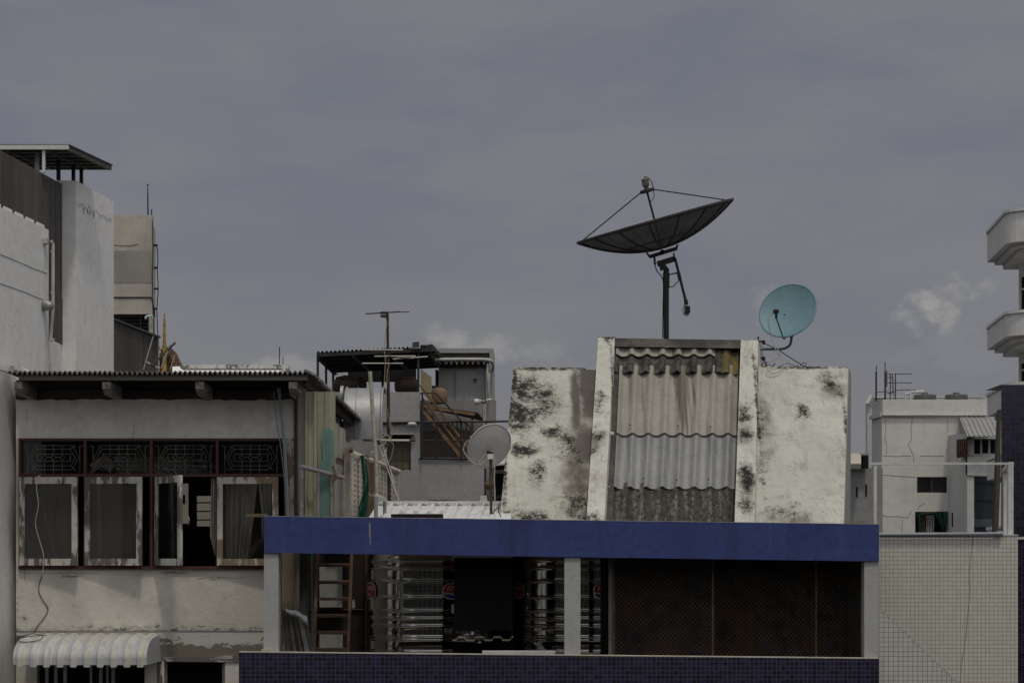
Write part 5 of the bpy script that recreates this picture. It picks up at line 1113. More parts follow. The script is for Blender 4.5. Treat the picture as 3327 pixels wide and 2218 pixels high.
solo(wire([(1265,1180),(1258,1210),(1256,1260),(1252,1300),(1262,1345),(1275,1400),(1268,1430),(1278,1445),(1272,1480),(1264,1500)], YA-.1, .005), 'cable', bpy.data.materials['yellowed_flex'], 'second yellowed cable looping near the lowest aerial boom', 'cable')
solo(wire([(1236,1436),(1245,1418),(1262,1414),(1268,1430)], YA-.1, .007), 'cable', G['cable_w'], 'short pale cable bowed over the lowest aerial clamp', 'cable')
solo(MB().tube([P(1202,1206,28.2), P(1222,1500,28.2), P(1224,1640,28.2)], [.028,.028,.024], 8), 'pole', M('bleached_bamboo', (.42,.40,.34), (.3,.28,.22), 5, stretch=(1,1,4)), 'leaning pale bamboo pole left of the aerial mast', 'pole')

# ================================================================== grey building with the rooftop stair
YG2 = 36.0
gb2 = thing('grey_building', P(1330,1700,YG2), 'grey rendered building with rooftop pergola, brown steel stair and stair tower', 'building')
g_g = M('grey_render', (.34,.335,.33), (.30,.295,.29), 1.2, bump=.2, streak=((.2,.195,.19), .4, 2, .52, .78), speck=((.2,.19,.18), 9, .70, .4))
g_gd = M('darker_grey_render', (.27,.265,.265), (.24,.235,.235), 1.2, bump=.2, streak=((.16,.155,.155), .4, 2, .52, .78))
def gpart(nm, rects, Y, d, mt, parent=None):
    m = MB()
    for r in rects: m.pbox(*r, Y, d)
    return m.build(nm, mt, parent or gb2)
m = MB(); wall_holes(m, 1060, 1364, 1273, 1700, YG2, .15, [(1262,1335,1413,1526)]); m.pbox(1364.3, 1497, 1640, 1700, YG2, .15); m.build('wall', g_g, gb2)
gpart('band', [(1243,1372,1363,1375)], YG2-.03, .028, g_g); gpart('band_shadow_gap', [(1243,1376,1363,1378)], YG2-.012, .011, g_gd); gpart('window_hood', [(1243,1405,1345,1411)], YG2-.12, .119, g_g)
gpart('side_band', [(1398,1612,1480,1624)], YG2-.06, .059, g_g)
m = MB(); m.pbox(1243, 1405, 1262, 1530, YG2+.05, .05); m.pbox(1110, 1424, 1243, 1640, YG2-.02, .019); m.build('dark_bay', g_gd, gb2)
# window with rolled bamboo blind and bars
gpart('blind', [(1262,1430,1335,1527)], YG2+.09, .02, M('bamboo_blind', (.20,.165,.115), (.14,.12,.085), 3, stretch=(.4,1,14), bump=.3, fine=.3))
gpart('window_recess', [(1262,1413,1335,1431)], YG2+.12, .02, G['void'])
m = MB(); 
for x in (1266, 1288, 1309, 1332): m.pbox(x, 1414, x+2, 1527, YG2-.01, .02)
for y in (1437, 1497): m.pbox(1262, y, 1335, y+2, YG2-.008, .016)
m.build('window_bars', G['steel_dark'], gb2)
solo(MB().tube([P(1328,1381,YG2-.1), P(1330,1376,YG2-.16), P(1348,1376,YG2-.16), P(1350,1381,YG2-.1)], .03, 8), 'wall_lamp', G['steel_white'], 'small white tube lamp on the grey wall over the barred window', 'lamp')
# stair recess: dark interior, slatted brown fence, lean-to roof
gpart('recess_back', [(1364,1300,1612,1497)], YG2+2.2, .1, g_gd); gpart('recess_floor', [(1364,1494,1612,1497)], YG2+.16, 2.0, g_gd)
gsl = M('brown_slat', (.15,.085,.05), (.11,.062,.038), 4, rough=.7); gslo = M('tan_steel', (.22,.14,.072), (.17,.105,.055), 5, rough=.6)
m = MB()
for k in range(52): x = 1372+k*4.7; m.pbox(x, 1402, x+2.9, 1495, YG2+.9, .02)
m.build('slat_fence', gsl, gb2)
gpart('fence_rail', [(1372,1399,1612,1403)], YG2+.87, .05, gslo)
gpart('fence_post', [(1478,1400,1484,1495)], YG2+.84, .05, gslo); gpart('fence_post', [(1531,1345,1537,1440)], YG2+.84, .05, gslo)
m = MB(); m.loft([P(1372,1314,YG2+.3), P(1553,1339,YG2+.3), P(1553,1343,YG2+.3), P(1372,1318,YG2+.3)], [P(1372,1320,YG2+2.1), P(1575,1366,YG2+2.1), P(1575,1369,YG2+2.1), P(1372,1324,YG2+2.1)]); m.build('lean_to_roof', M('dark_roofing', (.05,.045,.042), (.035,.03,.03), 4), gb2)
MB().bar(P(1372,1319,YG2+.26), P(1542,1346,YG2+.26), .05, .05).build('lean_to_beam', gslo, gb2)
m = MB(); m.tube([P(1425,1399,YG2+1.2)]+[P(1478-53*math.cos(t), 1399-32*math.sin(t), YG2+1.2) for t in [math.pi*i/14 for i in range(1,14)]]+[P(1531,1399,YG2+1.2)], .012, 5)
for x in (1440,1455,1470,1485,1500,1515): m.tube([P(x,1399,YG2+1.2), P(x,1399-32*math.sqrt(max(0,1-((x-1478)/53)**2)),YG2+1.2)], .010, 4)
m.build('arched_grille', G['steel_dark'], gb2)
# stair flight going down to the right
st = MB(); st.bar(P(1364,1320,YG2+.05), P(1512,1500,YG2+.05), .06, .065, up=(0,1,0)); st.build('stair_stringer', gslo, gb2)
MB().bar(P(1374,1326,YG2+.7), P(1530,1512,YG2+.7), .05, .05, up=(0,1,0)).build('stair_stringer', gsl, gb2)
m = MB()
for k in range(13):
    s = k/13; m.bar(P(1368+146*s,1322+178*s,YG2+.12), P(1376+150*s,1328+180*s,YG2+.66), .03, .02)
m.build('stair_tread', gsl, gb2)
for a, b in (((1365,1250),(1530,1468)), ((1372,1290),(1525,1492))): MB().tube([P(*a,YG2), P(*b,YG2)], .022, 6).build('handrail', gslo, gb2)
# black railings
m = MB(); m.tube([P(1364,1277,YG2-.1), P(1415,1276,YG2-.1), P(1500,1368,YG2-.1)], .018, 6); m.tube([P(1372,1277,YG2-.1), P(1371,1490,YG2-.1)], .018, 6); m.build('railing', G['steel_dark'], gb2)
m = MB(); m.tube([P(1243,1373,YG2-.06), P(1364,1370.5,YG2-.06), P(1660,1368,YG2-.06)], .022, 6)
for x, y1 in ((1418,1490),(1498,1497),(1579,1430)): m.tube([P(x,1370,YG2-.05), P(x+1,y1,YG2-.05)], .016, 6)
m.tube([P(1361,1489,YG2-.03), P(1540,1489,YG2-.03)], .02, 6); m.tube([P(1372,1430,YG2-.03), P(1530,1431,YG2-.03)], .008, 5); m.build('railing', bpy.data.materials['dark_steel'], gb2)
# stair tower at the back right
YT2 = 38.6
m = MB(); wall_holes(m, 1425, 1590, 1146, 1310, YT2, .15, []); m.pbox(1590.2, 1133, 1605, 1500, YT2-.1, 1.5); m.pbox(1425, 1131, 1590, 1146, YT2-.2, .2); m.build('tower', g_g, gb2)
gpart('tower_base', [(1365,1308,1590,1345),(1560,1345,1590,1500)], YT2-.05, .1, g_g)
gpart('tower_top', [(1425,1131.5,1604,1134)], YT2-.02, 1.4, g_g)
dr = gpart('tower_door', [(1482,1202,1546,1303)], YT2-.02, .018, g_g); gpart('door_handle', [(1538,1230,1549,1234),(1542,1232,1545,1242)], YT2-.06, .03, G['steel_dark'], dr)
gpart('door_frame', [(1479,1200,1481.6,1305),(1479,1304,1547,1306)], YT2-.024, .022, g_gd)
m = MB(); A_ = P(1425, 1198, YT2-.9); 
m.corr(P(1420,1170,YT2-.02), (X(1586,YT2)-X(1420,YT2),0,0), (0,-.28,-.05), (0,0,1), 9.5, .05, .012, 'sin', 12); m.build('tower_awning', M('weathered_awning', (.24,.23,.21), (.16,.15,.135), 3, streak=((.06,.055,.05), .6, 6, .5, .7)), gb2)
MB().pbox(1428, 1180, 1585, 1194, YT2-.06, .055).build('awning_board', G['beam_wood'], gb2)
m = MB(); m.tube(curve([P(1415,1168,YT2-1), P(1500,1167,YT2-1), P(1580,1168,YT2-1), P(1597,1175,YT2-.9), P(1602,1192,YT2-.4), P(1596,1210,YT2-.15), P(1589,1225,YT2-.15), P(1590,1300,YT2-.15), P(1594,1340,YT2-.15)], 4), .03, 8); m.tube([P(1583,1180,YT2-.1), P(1583,1300,YT2-.1)], .025, 6); m.build('drain_pipe', G['pvc'], gb2)
m = MB(); m.tube([P(1571,1310,YG2+1), P(1571,1425,YG2+1)], .018, 6); m.tube([P(1576,1310,YG2+1), P(1576,1425,YG2+1)], .018, 6); m.build('conduit', G['pvc'], gb2)
fl = thing('floodlight', P(1571,1308,YG2+.9), 'small black floodlight on a white arm at the stair tower', 'floodlight')
MB().tube([P(1548,1304,YG2+.95), P(1597,1297,YG2+1)], .02, 6).build('arm', G['steel_white'], fl); MB().poly([(1566,1293),(1580,1295),(1577,1310),(1563,1308)], YG2+.8, .1).build('housing', G['steel_dark'], fl); MB().poly([(1568.5,1296),(1577,1297.4),(1575,1306),(1566.5,1305)], YG2+.795, .005).build('lens', G['conc'], fl)
MB().lathe(P(1549,1305,YG2+.95), [(.02,-.06),(.055,-.04),(.06,.03),(.02,.06)], 10, (1,0,0)).build('sensor', G['steel_white'], fl)
# black pergola on the roof
pg = thing('pergola', P(1250,1275,YG2+.5), 'black steel pergola with a sloping corrugated cover on the grey rooftop', 'pergola')
Yp = YG2+.3
f0, f1, b0, b1 = P(1030,1143,Yp), P(1390,1125,Yp), P(1085,1200,Yp+2.3), P(1450,1178,Yp+2.6)
b0 = P(1085,1196,Yp+2.6); 
m = MB(); m.corr(f0+Vector((0,0,.0)), f1-f0, b0-f0, (0,0,1), 26, .018, .012, 'sin', 8, 1); m.build('cover', M('sooty_sheet', (.05,.047,.045), (.03,.028,.027), 3), pg)
for s in (0, .2, .4, .6, .8, 1):
    a, b = f0.lerp(b0, s), f1.lerp(b1, s); MB().bar(a+Vector((0,0,-.06)), b+Vector((.12,0,-.06)), .05, .06).build('purlin', G['steel_dark'], pg)
MB().bar(f0+Vector((.02,0,-.1)), b0+Vector((.02,0,-.1)), .05, .08).build('rafter', G['steel_dark'], pg); MB().bar(P(1400,1125,Yp), P(1448,1177,Yp+2.6), .06, .08).build('rafter', G['steel_dark'], pg)
MB().bar(f0.lerp(f1,.33)+Vector((0,0,-.1)), b0.lerp(b1,.33)+Vector((0,0,-.1)), .05, .06).build('rafter', G['steel_dark'], pg); MB().bar(f0.lerp(f1,.66)+Vector((0,0,-.1)), b0.lerp(b1,.66)+Vector((0,0,-.1)), .05, .06).build('rafter', G['steel_dark'], pg)
MB().pbox(1366, 1120, 1396, 1128, Yp+.1, .6).build('cover_step', G['steel_dark'], pg)
for x, y0, y1, Y in ((1032,1146,1235,Yp+.02),(1059,1168,1262,Yp+1.2),(1082,1195,1275,Yp+2.4),(1359,1140,1276,Yp+.02),(1243,1200,1275,Yp+2.4),(1418,1200,1262,Yp+2.4),(1424,1203,1255,Yp+2.5)): MB().pbox(x-3.5, y0, x+3.5, y1, Y, .06).build('post', G['steel_dark'], pg)
MB().pbox(1130, 1198, 1352, 1240, Yp+3.0, .05).build('back_panel', G['void'], pg)
MB().pbox(1086, 1212, 1122, 1216, Yp+3, .04).pbox(1093, 1199, 1098, 1234, Yp+3, .04).build('back_rail', G['grille'], pg)
solo(MB().poly([(1367,1198),(1402,1224),(1402,1306),(1394,1304),(1367,1268)], YG2+.4, .04), 'board', M('plywood', (.30,.245,.155), (.25,.205,.13), 2), 'tan plywood board leaning under the right end of the pergola', 'board')
# brown jars and tanks on the roof
gj = M('dark_brown_glaze', (.075,.045,.032), (.05,.033,.026), 3, rough=.5)
def jar(cx, y0, y1, rx, label, mt=None, Y=YG2+1.1):
    k = Y/F; h = (y1-y0)*k; r = rx*k; t = thing('water_jar', P(cx, y1, Y), label, 'water jar', 'brown water jars under the pergola')
    MB().lathe(P(cx, y1, Y), [(r*.8,0),(r*.97,h*.2),(r,h*.6),(r*.93,h*.85),(r*.7,h*.97)], 28).build('body', mt or gj, t, True); MB().lathe(P(cx, y0+1, Y), [(r*.72,-.02),(r*.74,.03),(r*.1,.07)], 28).build('lid', mt or gj, t, True); return t
jar(1122, 1230, 1276, 43, 'wide dark brown water jar at the left end of the pergola'); jar(1172, 1236, 1276, 20, 'small brown water jar just right of the widest one under the pergola', None, YG2+1.6); jar(1322, 1229, 1276, 41, 'dark brown water jar left of the plywood board under the pergola')
to = thing('orange_water_tank', P(1425,1310,YG2+1.0), 'orange-brown ribbed plastic water tank beside the plywood board', 'water tank')
g_o = M('orange_plastic', (.21,.13,.07), (.165,.10,.056), 3, rough=.55); kk = (YG2+1)/F
MB().lathe(P(1425,1310,YG2+1.0), [(27*kk,0),(28.5*kk,.03),(28.5*kk,40*kk),(26*kk,43*kk)], 28).build('body', g_o, to, True); MB().lathe(P(1425,1267,YG2+1.0), [(26*kk,0),(20*kk,4*kk),(9*kk,8*kk),(1*kk,8.5*kk)], 28).build('top', g_o, to, True)
MB().pbox(1403, 1252, 1425, 1259, YG2+1.0, .3).build('cap', G['steel_dark'], to)
sp = thing('solar_panel', P(1352,1130,Yp), 'small louvred solar lamp panel standing on the pergola edge', 'solar panel')
MB().poly([(1337,1108),(1364,1105.5),(1365,1131),(1338,1132)], Yp-.1, .04).build('frame', G['steel_white'], sp)
m = MB()
for k in range(6): m.poly([(1340,1111.2+k*3.3),(1362,1109.2+k*3.3),(1362,1111.4+k*3.3),(1340,1113.4+k*3.3)], Yp-.105, .004)
m.build('cell', M('dark_cell', (.02,.02,.035), None, 4, rough=.3, bump=0), sp)
# curved galvanised hood
hd = thing('metal_hood', P(1178,1425,33.0), 'big curved galvanised metal hood hanging in front of the grey building', 'hood')
Yh2 = 33.0; q = []
zt5, zb5 = Z(1256,Yh2+.35), Z(1424,Yh2); rr = .62
prof = [(Yh2+1.3, zt5-.03),(Yh2+.95,zt5)]+[(Yh2+.62-.62*math.sin(t), zt5-.62+.62*math.cos(t)) for t in [math.pi/2*i/9 for i in range(10)]]+[(Yh2, zb5)]
m = MB(); xa, xb = X(1119,Yh2), X(1240,Yh2)
n = len(prof); vs = [Vector((x, y, z)) for x in (xa, xb) for y, z in prof]; fs = [(i, i+1, n+i+1, n+i) for i in range(n-1)]; m.add(vs, fs); m.add([v+Vector((0,.012,-.006)) for v in vs], [f[::-1] for f in fs]); m.build('skin', G['galv'], hd, True)
for x in (xa, xb-.01, xa+.0+(xb-xa)*.30): MB().tube([Vector((x, y-.004, z+.004)) for y, z in prof], .010 if x > xa+.1 and x < xb-.1 else .022, 5).build('seam', G['galv'], hd, True)
m = MB(); m.add([Vector((xa+.004, y, z)) for y, z in prof]+[Vector((xa+.004, Yh2+1.3, zb5))], [list(range(n+1))]); m.build('end_panel', g_gd, hd)
MB().pbox(1117, 1424, 1243, 1428, Yh2-.02, .06).build('bottom_edge', G['galv'], hd)
MB().lathe(P(1117,1285,Yh2+.6), [(.17,-.05),(.17,.0)], 24, (1,0,0)).build('flange', G['galv'], hd)
# bits right of the grey building, behind the white dish
sc = thing('roof_shelter', P(1600,1640,31.5), 'dark shelter of black posts with an awning, between the grey building and the stairhead', 'shelter')
m = MB(); m.loft([P(1570,1514,31.0), P(1640,1504,31.0), P(1640,1509,31.0), P(1570,1518,31.0)], [P(1600,1492,32.5), P(1650,1484,32.5), P(1650,1488,32.5), P(1600,1495,32.5)]); m.build('roof', G['steel_white'], sc)
MB().pbox(1606, 1510, 1660, 1640, 32.0, .05).build('dark_opening', G['void'], sc); MB().pbox(1573, 1514, 1580, 1612, 31.0, .06).build('post', G['steel_dark'], sc); MB().pbox(1580.3, 1518, 1606, 1640, 32.3, .05).build('wall', g_g, sc)
MB().pbox(1606, 1525, 1640, 1537, 31.8, .04).build('rail', g_g, sc)
solo(MB().pbox(1560, 1609, 1583, 1640, 30.6, .3), 'block', G['white_wall'], 'small white plastered block by the ridge of the white metal roof', 'block')
MB_ = MB().tube([P(1584,1608,30), P(1584,1625,30), P(1640,1625,30)], .012, 5).bar(P(1600,1617,30), P(1632,1612,30), .06, .04); solo(MB_, 'gate_frame', G['steel_dark'], 'low dark metal frame behind the rusty dish post', 'frame')
solo(MB().lathe(P(1589,1577,29.5), [(.02,-.06),(.075,-.03),(.08,.02),(.045,.06),(.02,.09)], 12), 'hanging_pot', M('brown_coconut', (.11,.085,.06), None, 9, bump=.6), 'small round brown pot hanging behind the rusty dish post', 'pot', smooth=True)
# ================================================================== far white building at the right
YR = 60.0
fb = thing('far_building', P(3030,1740,YR), 'cream rendered block with round rooftop tanks and a shuttered bay, behind the tiled wall', 'building')
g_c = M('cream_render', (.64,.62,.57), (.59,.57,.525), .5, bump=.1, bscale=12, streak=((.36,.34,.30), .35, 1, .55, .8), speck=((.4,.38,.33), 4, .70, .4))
g_cs = M('shaded_cream_render', (.54,.53,.50), (.49,.48,.455), .5, bump=.1, bscale=12, streak=((.3,.28,.26), .35, 1.5, .5, .75))  # cream render darkened and greyed, painting in the shade on the side faces
def fx(zx): return 2760+zx*.3826
def fy(zy): return 1160+zy*.3827
m = MB(); wall_holes(m, fx(276), fx(1175), fy(360), fy(1560), YR, .25, [(fx(573),fx(830),fy(1015),fy(1150)), (fx(558),fx(835),fy(1310),fy(1560)), (fx(1030),fx(1175),fy(1010),fy(1560))]); m.build('wall', g_c, fb)
MB().pbox(fx(276), fy(485), fx(1172), fy(495), YR-.10, .099).build('ledge', M('ledge_white', (.62,.61,.57), None, 1), fb)
MB().pbox(fx(284), fy(359), fx(1172), fy(484.5), YR-.04, .039).build('parapet', g_c, fb)
# left flank, turned away, with the roof edge behind it
A0, A1 = P(fx(276),0,YR), P(fx(190),0,63.5)
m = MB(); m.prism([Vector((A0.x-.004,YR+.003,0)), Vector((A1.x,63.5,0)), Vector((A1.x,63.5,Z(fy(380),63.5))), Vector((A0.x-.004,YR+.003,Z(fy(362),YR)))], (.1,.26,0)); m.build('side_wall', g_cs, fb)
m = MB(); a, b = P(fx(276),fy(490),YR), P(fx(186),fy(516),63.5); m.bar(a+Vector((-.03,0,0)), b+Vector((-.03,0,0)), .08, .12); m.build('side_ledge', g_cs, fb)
m = MB(); m.poly([(fx(150),fy(395)),(fx(184),fy(338)),(fx(196),fy(352)),(fx(196),fy(1560)),(fx(152),fy(1560))], 65, .3); m.build('rear_wall', g_cs, fb)
MB().pbox(fx(182), fy(333), fx(1140), fy(345), 65.5, .3).pbox(fx(188), fy(345.5), fx(300), fy(375), 65.6, .2).build('rear_parapet', g_c, fb)
MB().tube([P(fx(152),fy(395),64.9), P(fx(190),fy(330),64.9)], .08, 5).build('coping', g_c, fb)
MB().pbox(fx(568), fy(1010), fx(834), fy(1155), YR+.18, .05).build('window_recess', G['void'], fb)
m = MB(); wall_holes(m, fx(573), fx(830), fy(1015), fy(1150), YR+.06, .06, [(fx(579),fx(696),fy(1021),fy(1144)), (fx(702),fx(824),fy(1021),fy(1144))]); m.build('window_frame', M('dark_alu', (.10,.10,.10), None, 4), fb)
MB().pbox(fx(575), fy(1017), fx(828), fy(1148), YR+.10, .01).build('pane', glass('dark_pane', (.03,.03,.03), .5), fb)
ckm = M('crack_grey', (.36,.345,.31), None, 3, bump=0)   # hairline cracks
for pts in (((300,510),(308,600),(302,700),(318,745),(312,820)), ((535,510),(522,600),(528,690),(500,745),(545,840),(548,900)), ((280,995),(420,1008),(560,1015)), ((280,1340),(330,1350),(400,1348),(500,1360),(525,1300)), ((283,835),(400,840),(520,833)), ((600,835),(720,838),(800,836)), ((640,1235),(600,1260),(575,1290)), ((450,1360),(445,1490)), ((285,512),(420,512),(530,515),(700,520)), ((905,370),(900,480)), ((832,515),(838,640))):
    MB().tube([P(fx(x), fy(y), YR-.002) for x, y in pts], .010, 4).build('crack', ckm, fb)
# opening with timber slats and green netting
MB().pbox(fx(550), fy(1300), fx(840), fy(1570), YR+.5, .05).build('window_recess', G['void'], fb)
m = MB()
for x in (600,616,632): m.pbox(fx(x), fy(1320), fx(x+14), fy(1560), YR+.2, .05)
m.build('board', G['rust'], fb)
m = MB()
for x in (655,668,683,697,712): m.pbox(fx(x), fy(1340), fx(x+5), fy(1560), YR+.15, .04)
m.pbox(fx(650), fy(1338), fx(720), fy(1368), YR+.3, .03); m.build('bars', G['pvc'], fb)
gn2 = M('far_green_net', (.03,.095,.06), (.018,.06,.04), 4, rough=.9)
MB().sheet(lambda u, v: P(fx([725+u*110, 740+u*95, 765+u*65, 790+u*35][int(v*3)]), fy(1308+v*160), YR-.05+.08*math.sin(u*14)), 20, 3, .02).build('netting', gn2, fb)
MB().sheet(lambda u, v: P(fx(575+u*28+8*math.sin(v*3)), fy(1325+v*240), YR-.03+.06*math.sin(u*9)), 8, 6, .02).build('netting', gn2, fb)
MB().poly([(fx(556),fy(1332)),(fx(640),fy(1316)),(fx(720),fy(1316)),(fx(725),fy(1324)),(fx(640),fy(1328)),(fx(560),fy(1340))], YR-.02, .05).build('netting', gn2, fb)
# shaded flank of the projecting bay
xs_ = X(fx(838), YR); Yq2 = xs_/((fx(1000)-CX)/F)
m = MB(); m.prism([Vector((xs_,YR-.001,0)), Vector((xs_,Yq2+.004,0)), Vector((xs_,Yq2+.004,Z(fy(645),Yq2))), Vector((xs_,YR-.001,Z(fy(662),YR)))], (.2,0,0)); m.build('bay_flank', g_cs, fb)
m = MB(); m.pbox(fx(1000), fy(838), fx(1260), fy(998), Yq2, .2); m.build('bay_apron', M('bay_white', (.58,.57,.53), (.5,.49,.45), 1, speck=((.3,.28,.24), 5, .66, .5)), fb)
MB().pbox(fx(1000), fy(994), fx(1180), fy(1002), Yq2-.05, .049).build('apron_edge', G['grout'], fb)
m = MB(); m.pbox(fx(1005), fy(1008), fx(1260), fy(1560), Yq2+1.0, .1); m.build('glazing', M('dark_blue_glazing', (.045,.05,.062), (.03,.034,.045), .8, rough=.3, bump=0), fb)
m = MB(); 
for y in (1064, 1215, 1365): m.pbox(fx(1028), fy(y), fx(1240), fy(y+3), Yq2+.96, .03)
m.build('glazing_bar', G['void'], fb)
MB().pbox(fx(1028), fy(1370), fx(1240), fy(1440), Yq2+.9, .05).build('glazing_panel', M('blue_grey_panel', (.10,.11,.13), None, 2, bump=0), fb)
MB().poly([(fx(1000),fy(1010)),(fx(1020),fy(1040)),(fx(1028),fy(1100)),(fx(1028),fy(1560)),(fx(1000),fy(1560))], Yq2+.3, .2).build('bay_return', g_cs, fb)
# bay window with ribbed lean-to roof and a lattice shutter
m = MB(); z_a, z_b = P(0,fy(672),Yq2-.5), P(0,fy(505),YR)
m.corr(Vector((X(fx(1000),Yq2-.5), Yq2-.5, z_a.z)), Vector((X(fx(1290),Yq2-.5)-X(fx(1000),Yq2-.5),0,0)), Vector((X(fx(932),YR)-X(fx(1000),Yq2-.5), YR-Yq2+.5, z_b.z-z_a.z)), (0,-.6,.8), 7, .04, .03, 'rib', 20); m.build('bay_roof', M('grey_bay_roof', (.30,.30,.28), (.25,.25,.235), 1, rough=.5), fb)
m = MB(); m.add([P(fx(932),fy(512),YR-.02), P(fx(996),fy(672),Yq2-.45), P(fx(998),fy(700),Yq2+.1), P(fx(945),fy(660),YR-.1)], [(0,1,2,3)]); m.add([v+Vector((.03,0,0)) for v in m.v], [(3,2,1,0)]); m.build('bay_gable', G['patch'], fb)
m = MB(); m.pbox(fx(1020), fy(690), fx(1260), fy(826), Yq2+.15, .05); m.build('window_recess', G['void'], fb)
m = MB(); wall_holes(m, fx(1018), fx(1260), fy(690), fy(832), Yq2-.05, .1, [(fx(1040),fx(1112),fy(700),fy(820)), (fx(1126),fx(1180),fy(700),fy(816)), (fx(1196),fx(1240),fy(700),fy(816))]); m.build('window_frame', M('pale_bay_frame', (.42,.41,.37), (.33,.32,.29), 2), fb)
m = MB()
for a, b in ((1040,1112),(1126,1180),(1196,1240)):
    n = int((b-a)/9)
    for i in range(1, n): m.pbox(fx(a+i*9), fy(700), fx(a+i*9+2), fy(816), Yq2+.02, .03)
    m.tube([P(fx(a), fy(760), Yq2+.03), P(fx((a+b)/2), fy(730), Yq2+.03), P(fx(b), fy(760), Yq2+.03), P(fx((a+b)/2), fy(790), Yq2+.03), P(fx(a), fy(760), Yq2+.03)], .012, 4)
m.build('window_grille', G['steel_dark'], fb)
m = MB(); m.loft([P(fx(914),fy(698),Yq2+.6), P(fx(1010),fy(690),Yq2-.3), P(fx(1010),fy(836),Yq2-.3), P(fx(914),fy(856),Yq2+.6)], [P(fx(914),fy(698),Yq2+.65), P(fx(1010),fy(690),Yq2-.25), P(fx(1010),fy(836),Yq2-.25), P(fx(914),fy(856),Yq2+.65)]); sh_ = m.build('shutter', G['void'], fb)
m = MB()
for k in range(6): m.bar(P(fx(916+k*19),fy(700),Yq2+.55-.18*k), P(fx(916+k*19),fy(852-k*3),Yq2+.55-.18*k), .05, .02)
m.build('shutter_bar', G['rust'], sh_)
MB().pbox(fx(870), fy(1320), fx(880), fy(1440), 58.4, .05).build('vent_slot', G['void'], fb)
bpy.context.view_layer.update()
# roof tanks, pipes and aerials
for i, (x0, x1) in enumerate(((545,735),(812,1003))):
    Yk = 63.5+i*.3; k = Yk/F*.3826; t = thing('roof_tank', P(fx((x0+x1)/2), fy(370), Yk), ('dark round roof tank beside the white pipe loop, left of its twin' if i == 0 else 'dark round roof tank with a tall lid, right of its twin'), 'roof tank', 'round roof tanks on the cream block')
    MB().lathe(P(fx((x0+x1)/2), fy(380), Yk), [((x1-x0)/2*k,0),((x1-x0)/2*k,52*k),((x1-x0)/2*k*.93,60*k),((x1-x0)/2*k*.3,66*k)], 28).build('body', M('dark_tank', (.10,.10,.095), None, 2, rough=.5) if i == 0 else bpy.data.materials['dark_tank'], t, True)
    MB().lathe(P(fx((x0+x1)/2)+0, fy(312), Yk), [(28*k,0),(28*k,12*k),(10*k,14*k)], 16).build('lid', M('tank_lid', (.2,.195,.17), None, 2) if i == 0 else bpy.data.materials['tank_lid'], t, True)
solo(MB().tube([P(fx(520),fy(375),62), P(fx(520),fy(294),62), P(fx(630),fy(294),62)], .05, 6).tube([P(fx(475),fy(375),62.2), P(fx(475),fy(310),62.2), P(fx(530),fy(308),62.2)], .05, 6), 'roof_pipe', G['steel_white'], 'white pipe loop rising over the parapet left of the dark roof tanks', 'pipe')
m = MB()
m.pbox(fx(1005), fy(335), fx(1140), fy(340), 63, .1).pbox(fx(1010), fy(350), fx(1140), fy(356), 63, .1)
for k in range(9): m.pbox(fx(1010+k*14.4), fy(340.3), fx(1013+k*14.4), fy(349.8), 63.02, .05)
solo(m, 'roof_vent', G['steel_white'], 'long low white slatted rail on the parapet right of the dark roof tanks', 'rail')
solo(MB().tube([P(fx(226),fy(375),61), P(fx(227),fy(125),61)], .028, 6).tube([P(fx(227),fy(125),61), P(fx(230),fy(70),61)], .014, 5).pbox(fx(222), fy(125), fx(232), fy(132), 60.95, .1), 'rod', grm, 'rusty lightning rod at the left corner of the cream block', 'lightning rod')
solo(MB().tube([P(fx(303),fy(360),61), P(fx(303),fy(120),61)], .028, 6).tube([P(fx(303),fy(120),61), P(fx(302),fy(40),61)], .014, 5).tube([P(fx(317),fy(250),61), P(fx(317),fy(115),61)], .016, 5).tube([P(fx(303),fy(200),61), P(fx(317),fy(200),61)], .012, 5), 'rod', grm, 'taller rusty mast right of the corner lightning rod on the cream block', 'mast')
ra = thing('roof_antenna', P(fx(390),fy(360),61), 'rusty comb aerial on two masts above the cream block', 'antenna')
MB().tube([P(fx(391),fy(360),61), P(fx(391),fy(135),61)], .016, 6).build('mast', grm, ra); MB().tube([P(fx(346),fy(360),61), P(fx(348),fy(140),61)], .015, 6).build('mast', grm, ra)
for a, b in (((318,146),(372,143)), ((318,176),(372,168)), ((385,143),(530,142)), ((318,217),(400,217)), ((400,217),(532,218)), ((320,305),(395,290)), ((395,282),(475,276)), ((230,298),(330,290)), ((475,276),(565,282)), ((330,310),(360,300))):
    MB().tube([P(fx(a[0]),fy(a[1]),60.9), P(fx(b[0]),fy(b[1]),60.9)], .012, 5).build('element', grm, ra)
for x, y0, y1 in ((365,150,320),(377,190,360),(368,140,200)): MB().tube([P(fx(x),fy(y0),60.9), P(fx(x),fy(y1),60.9)], .010, 5).build('element', grm, ra)

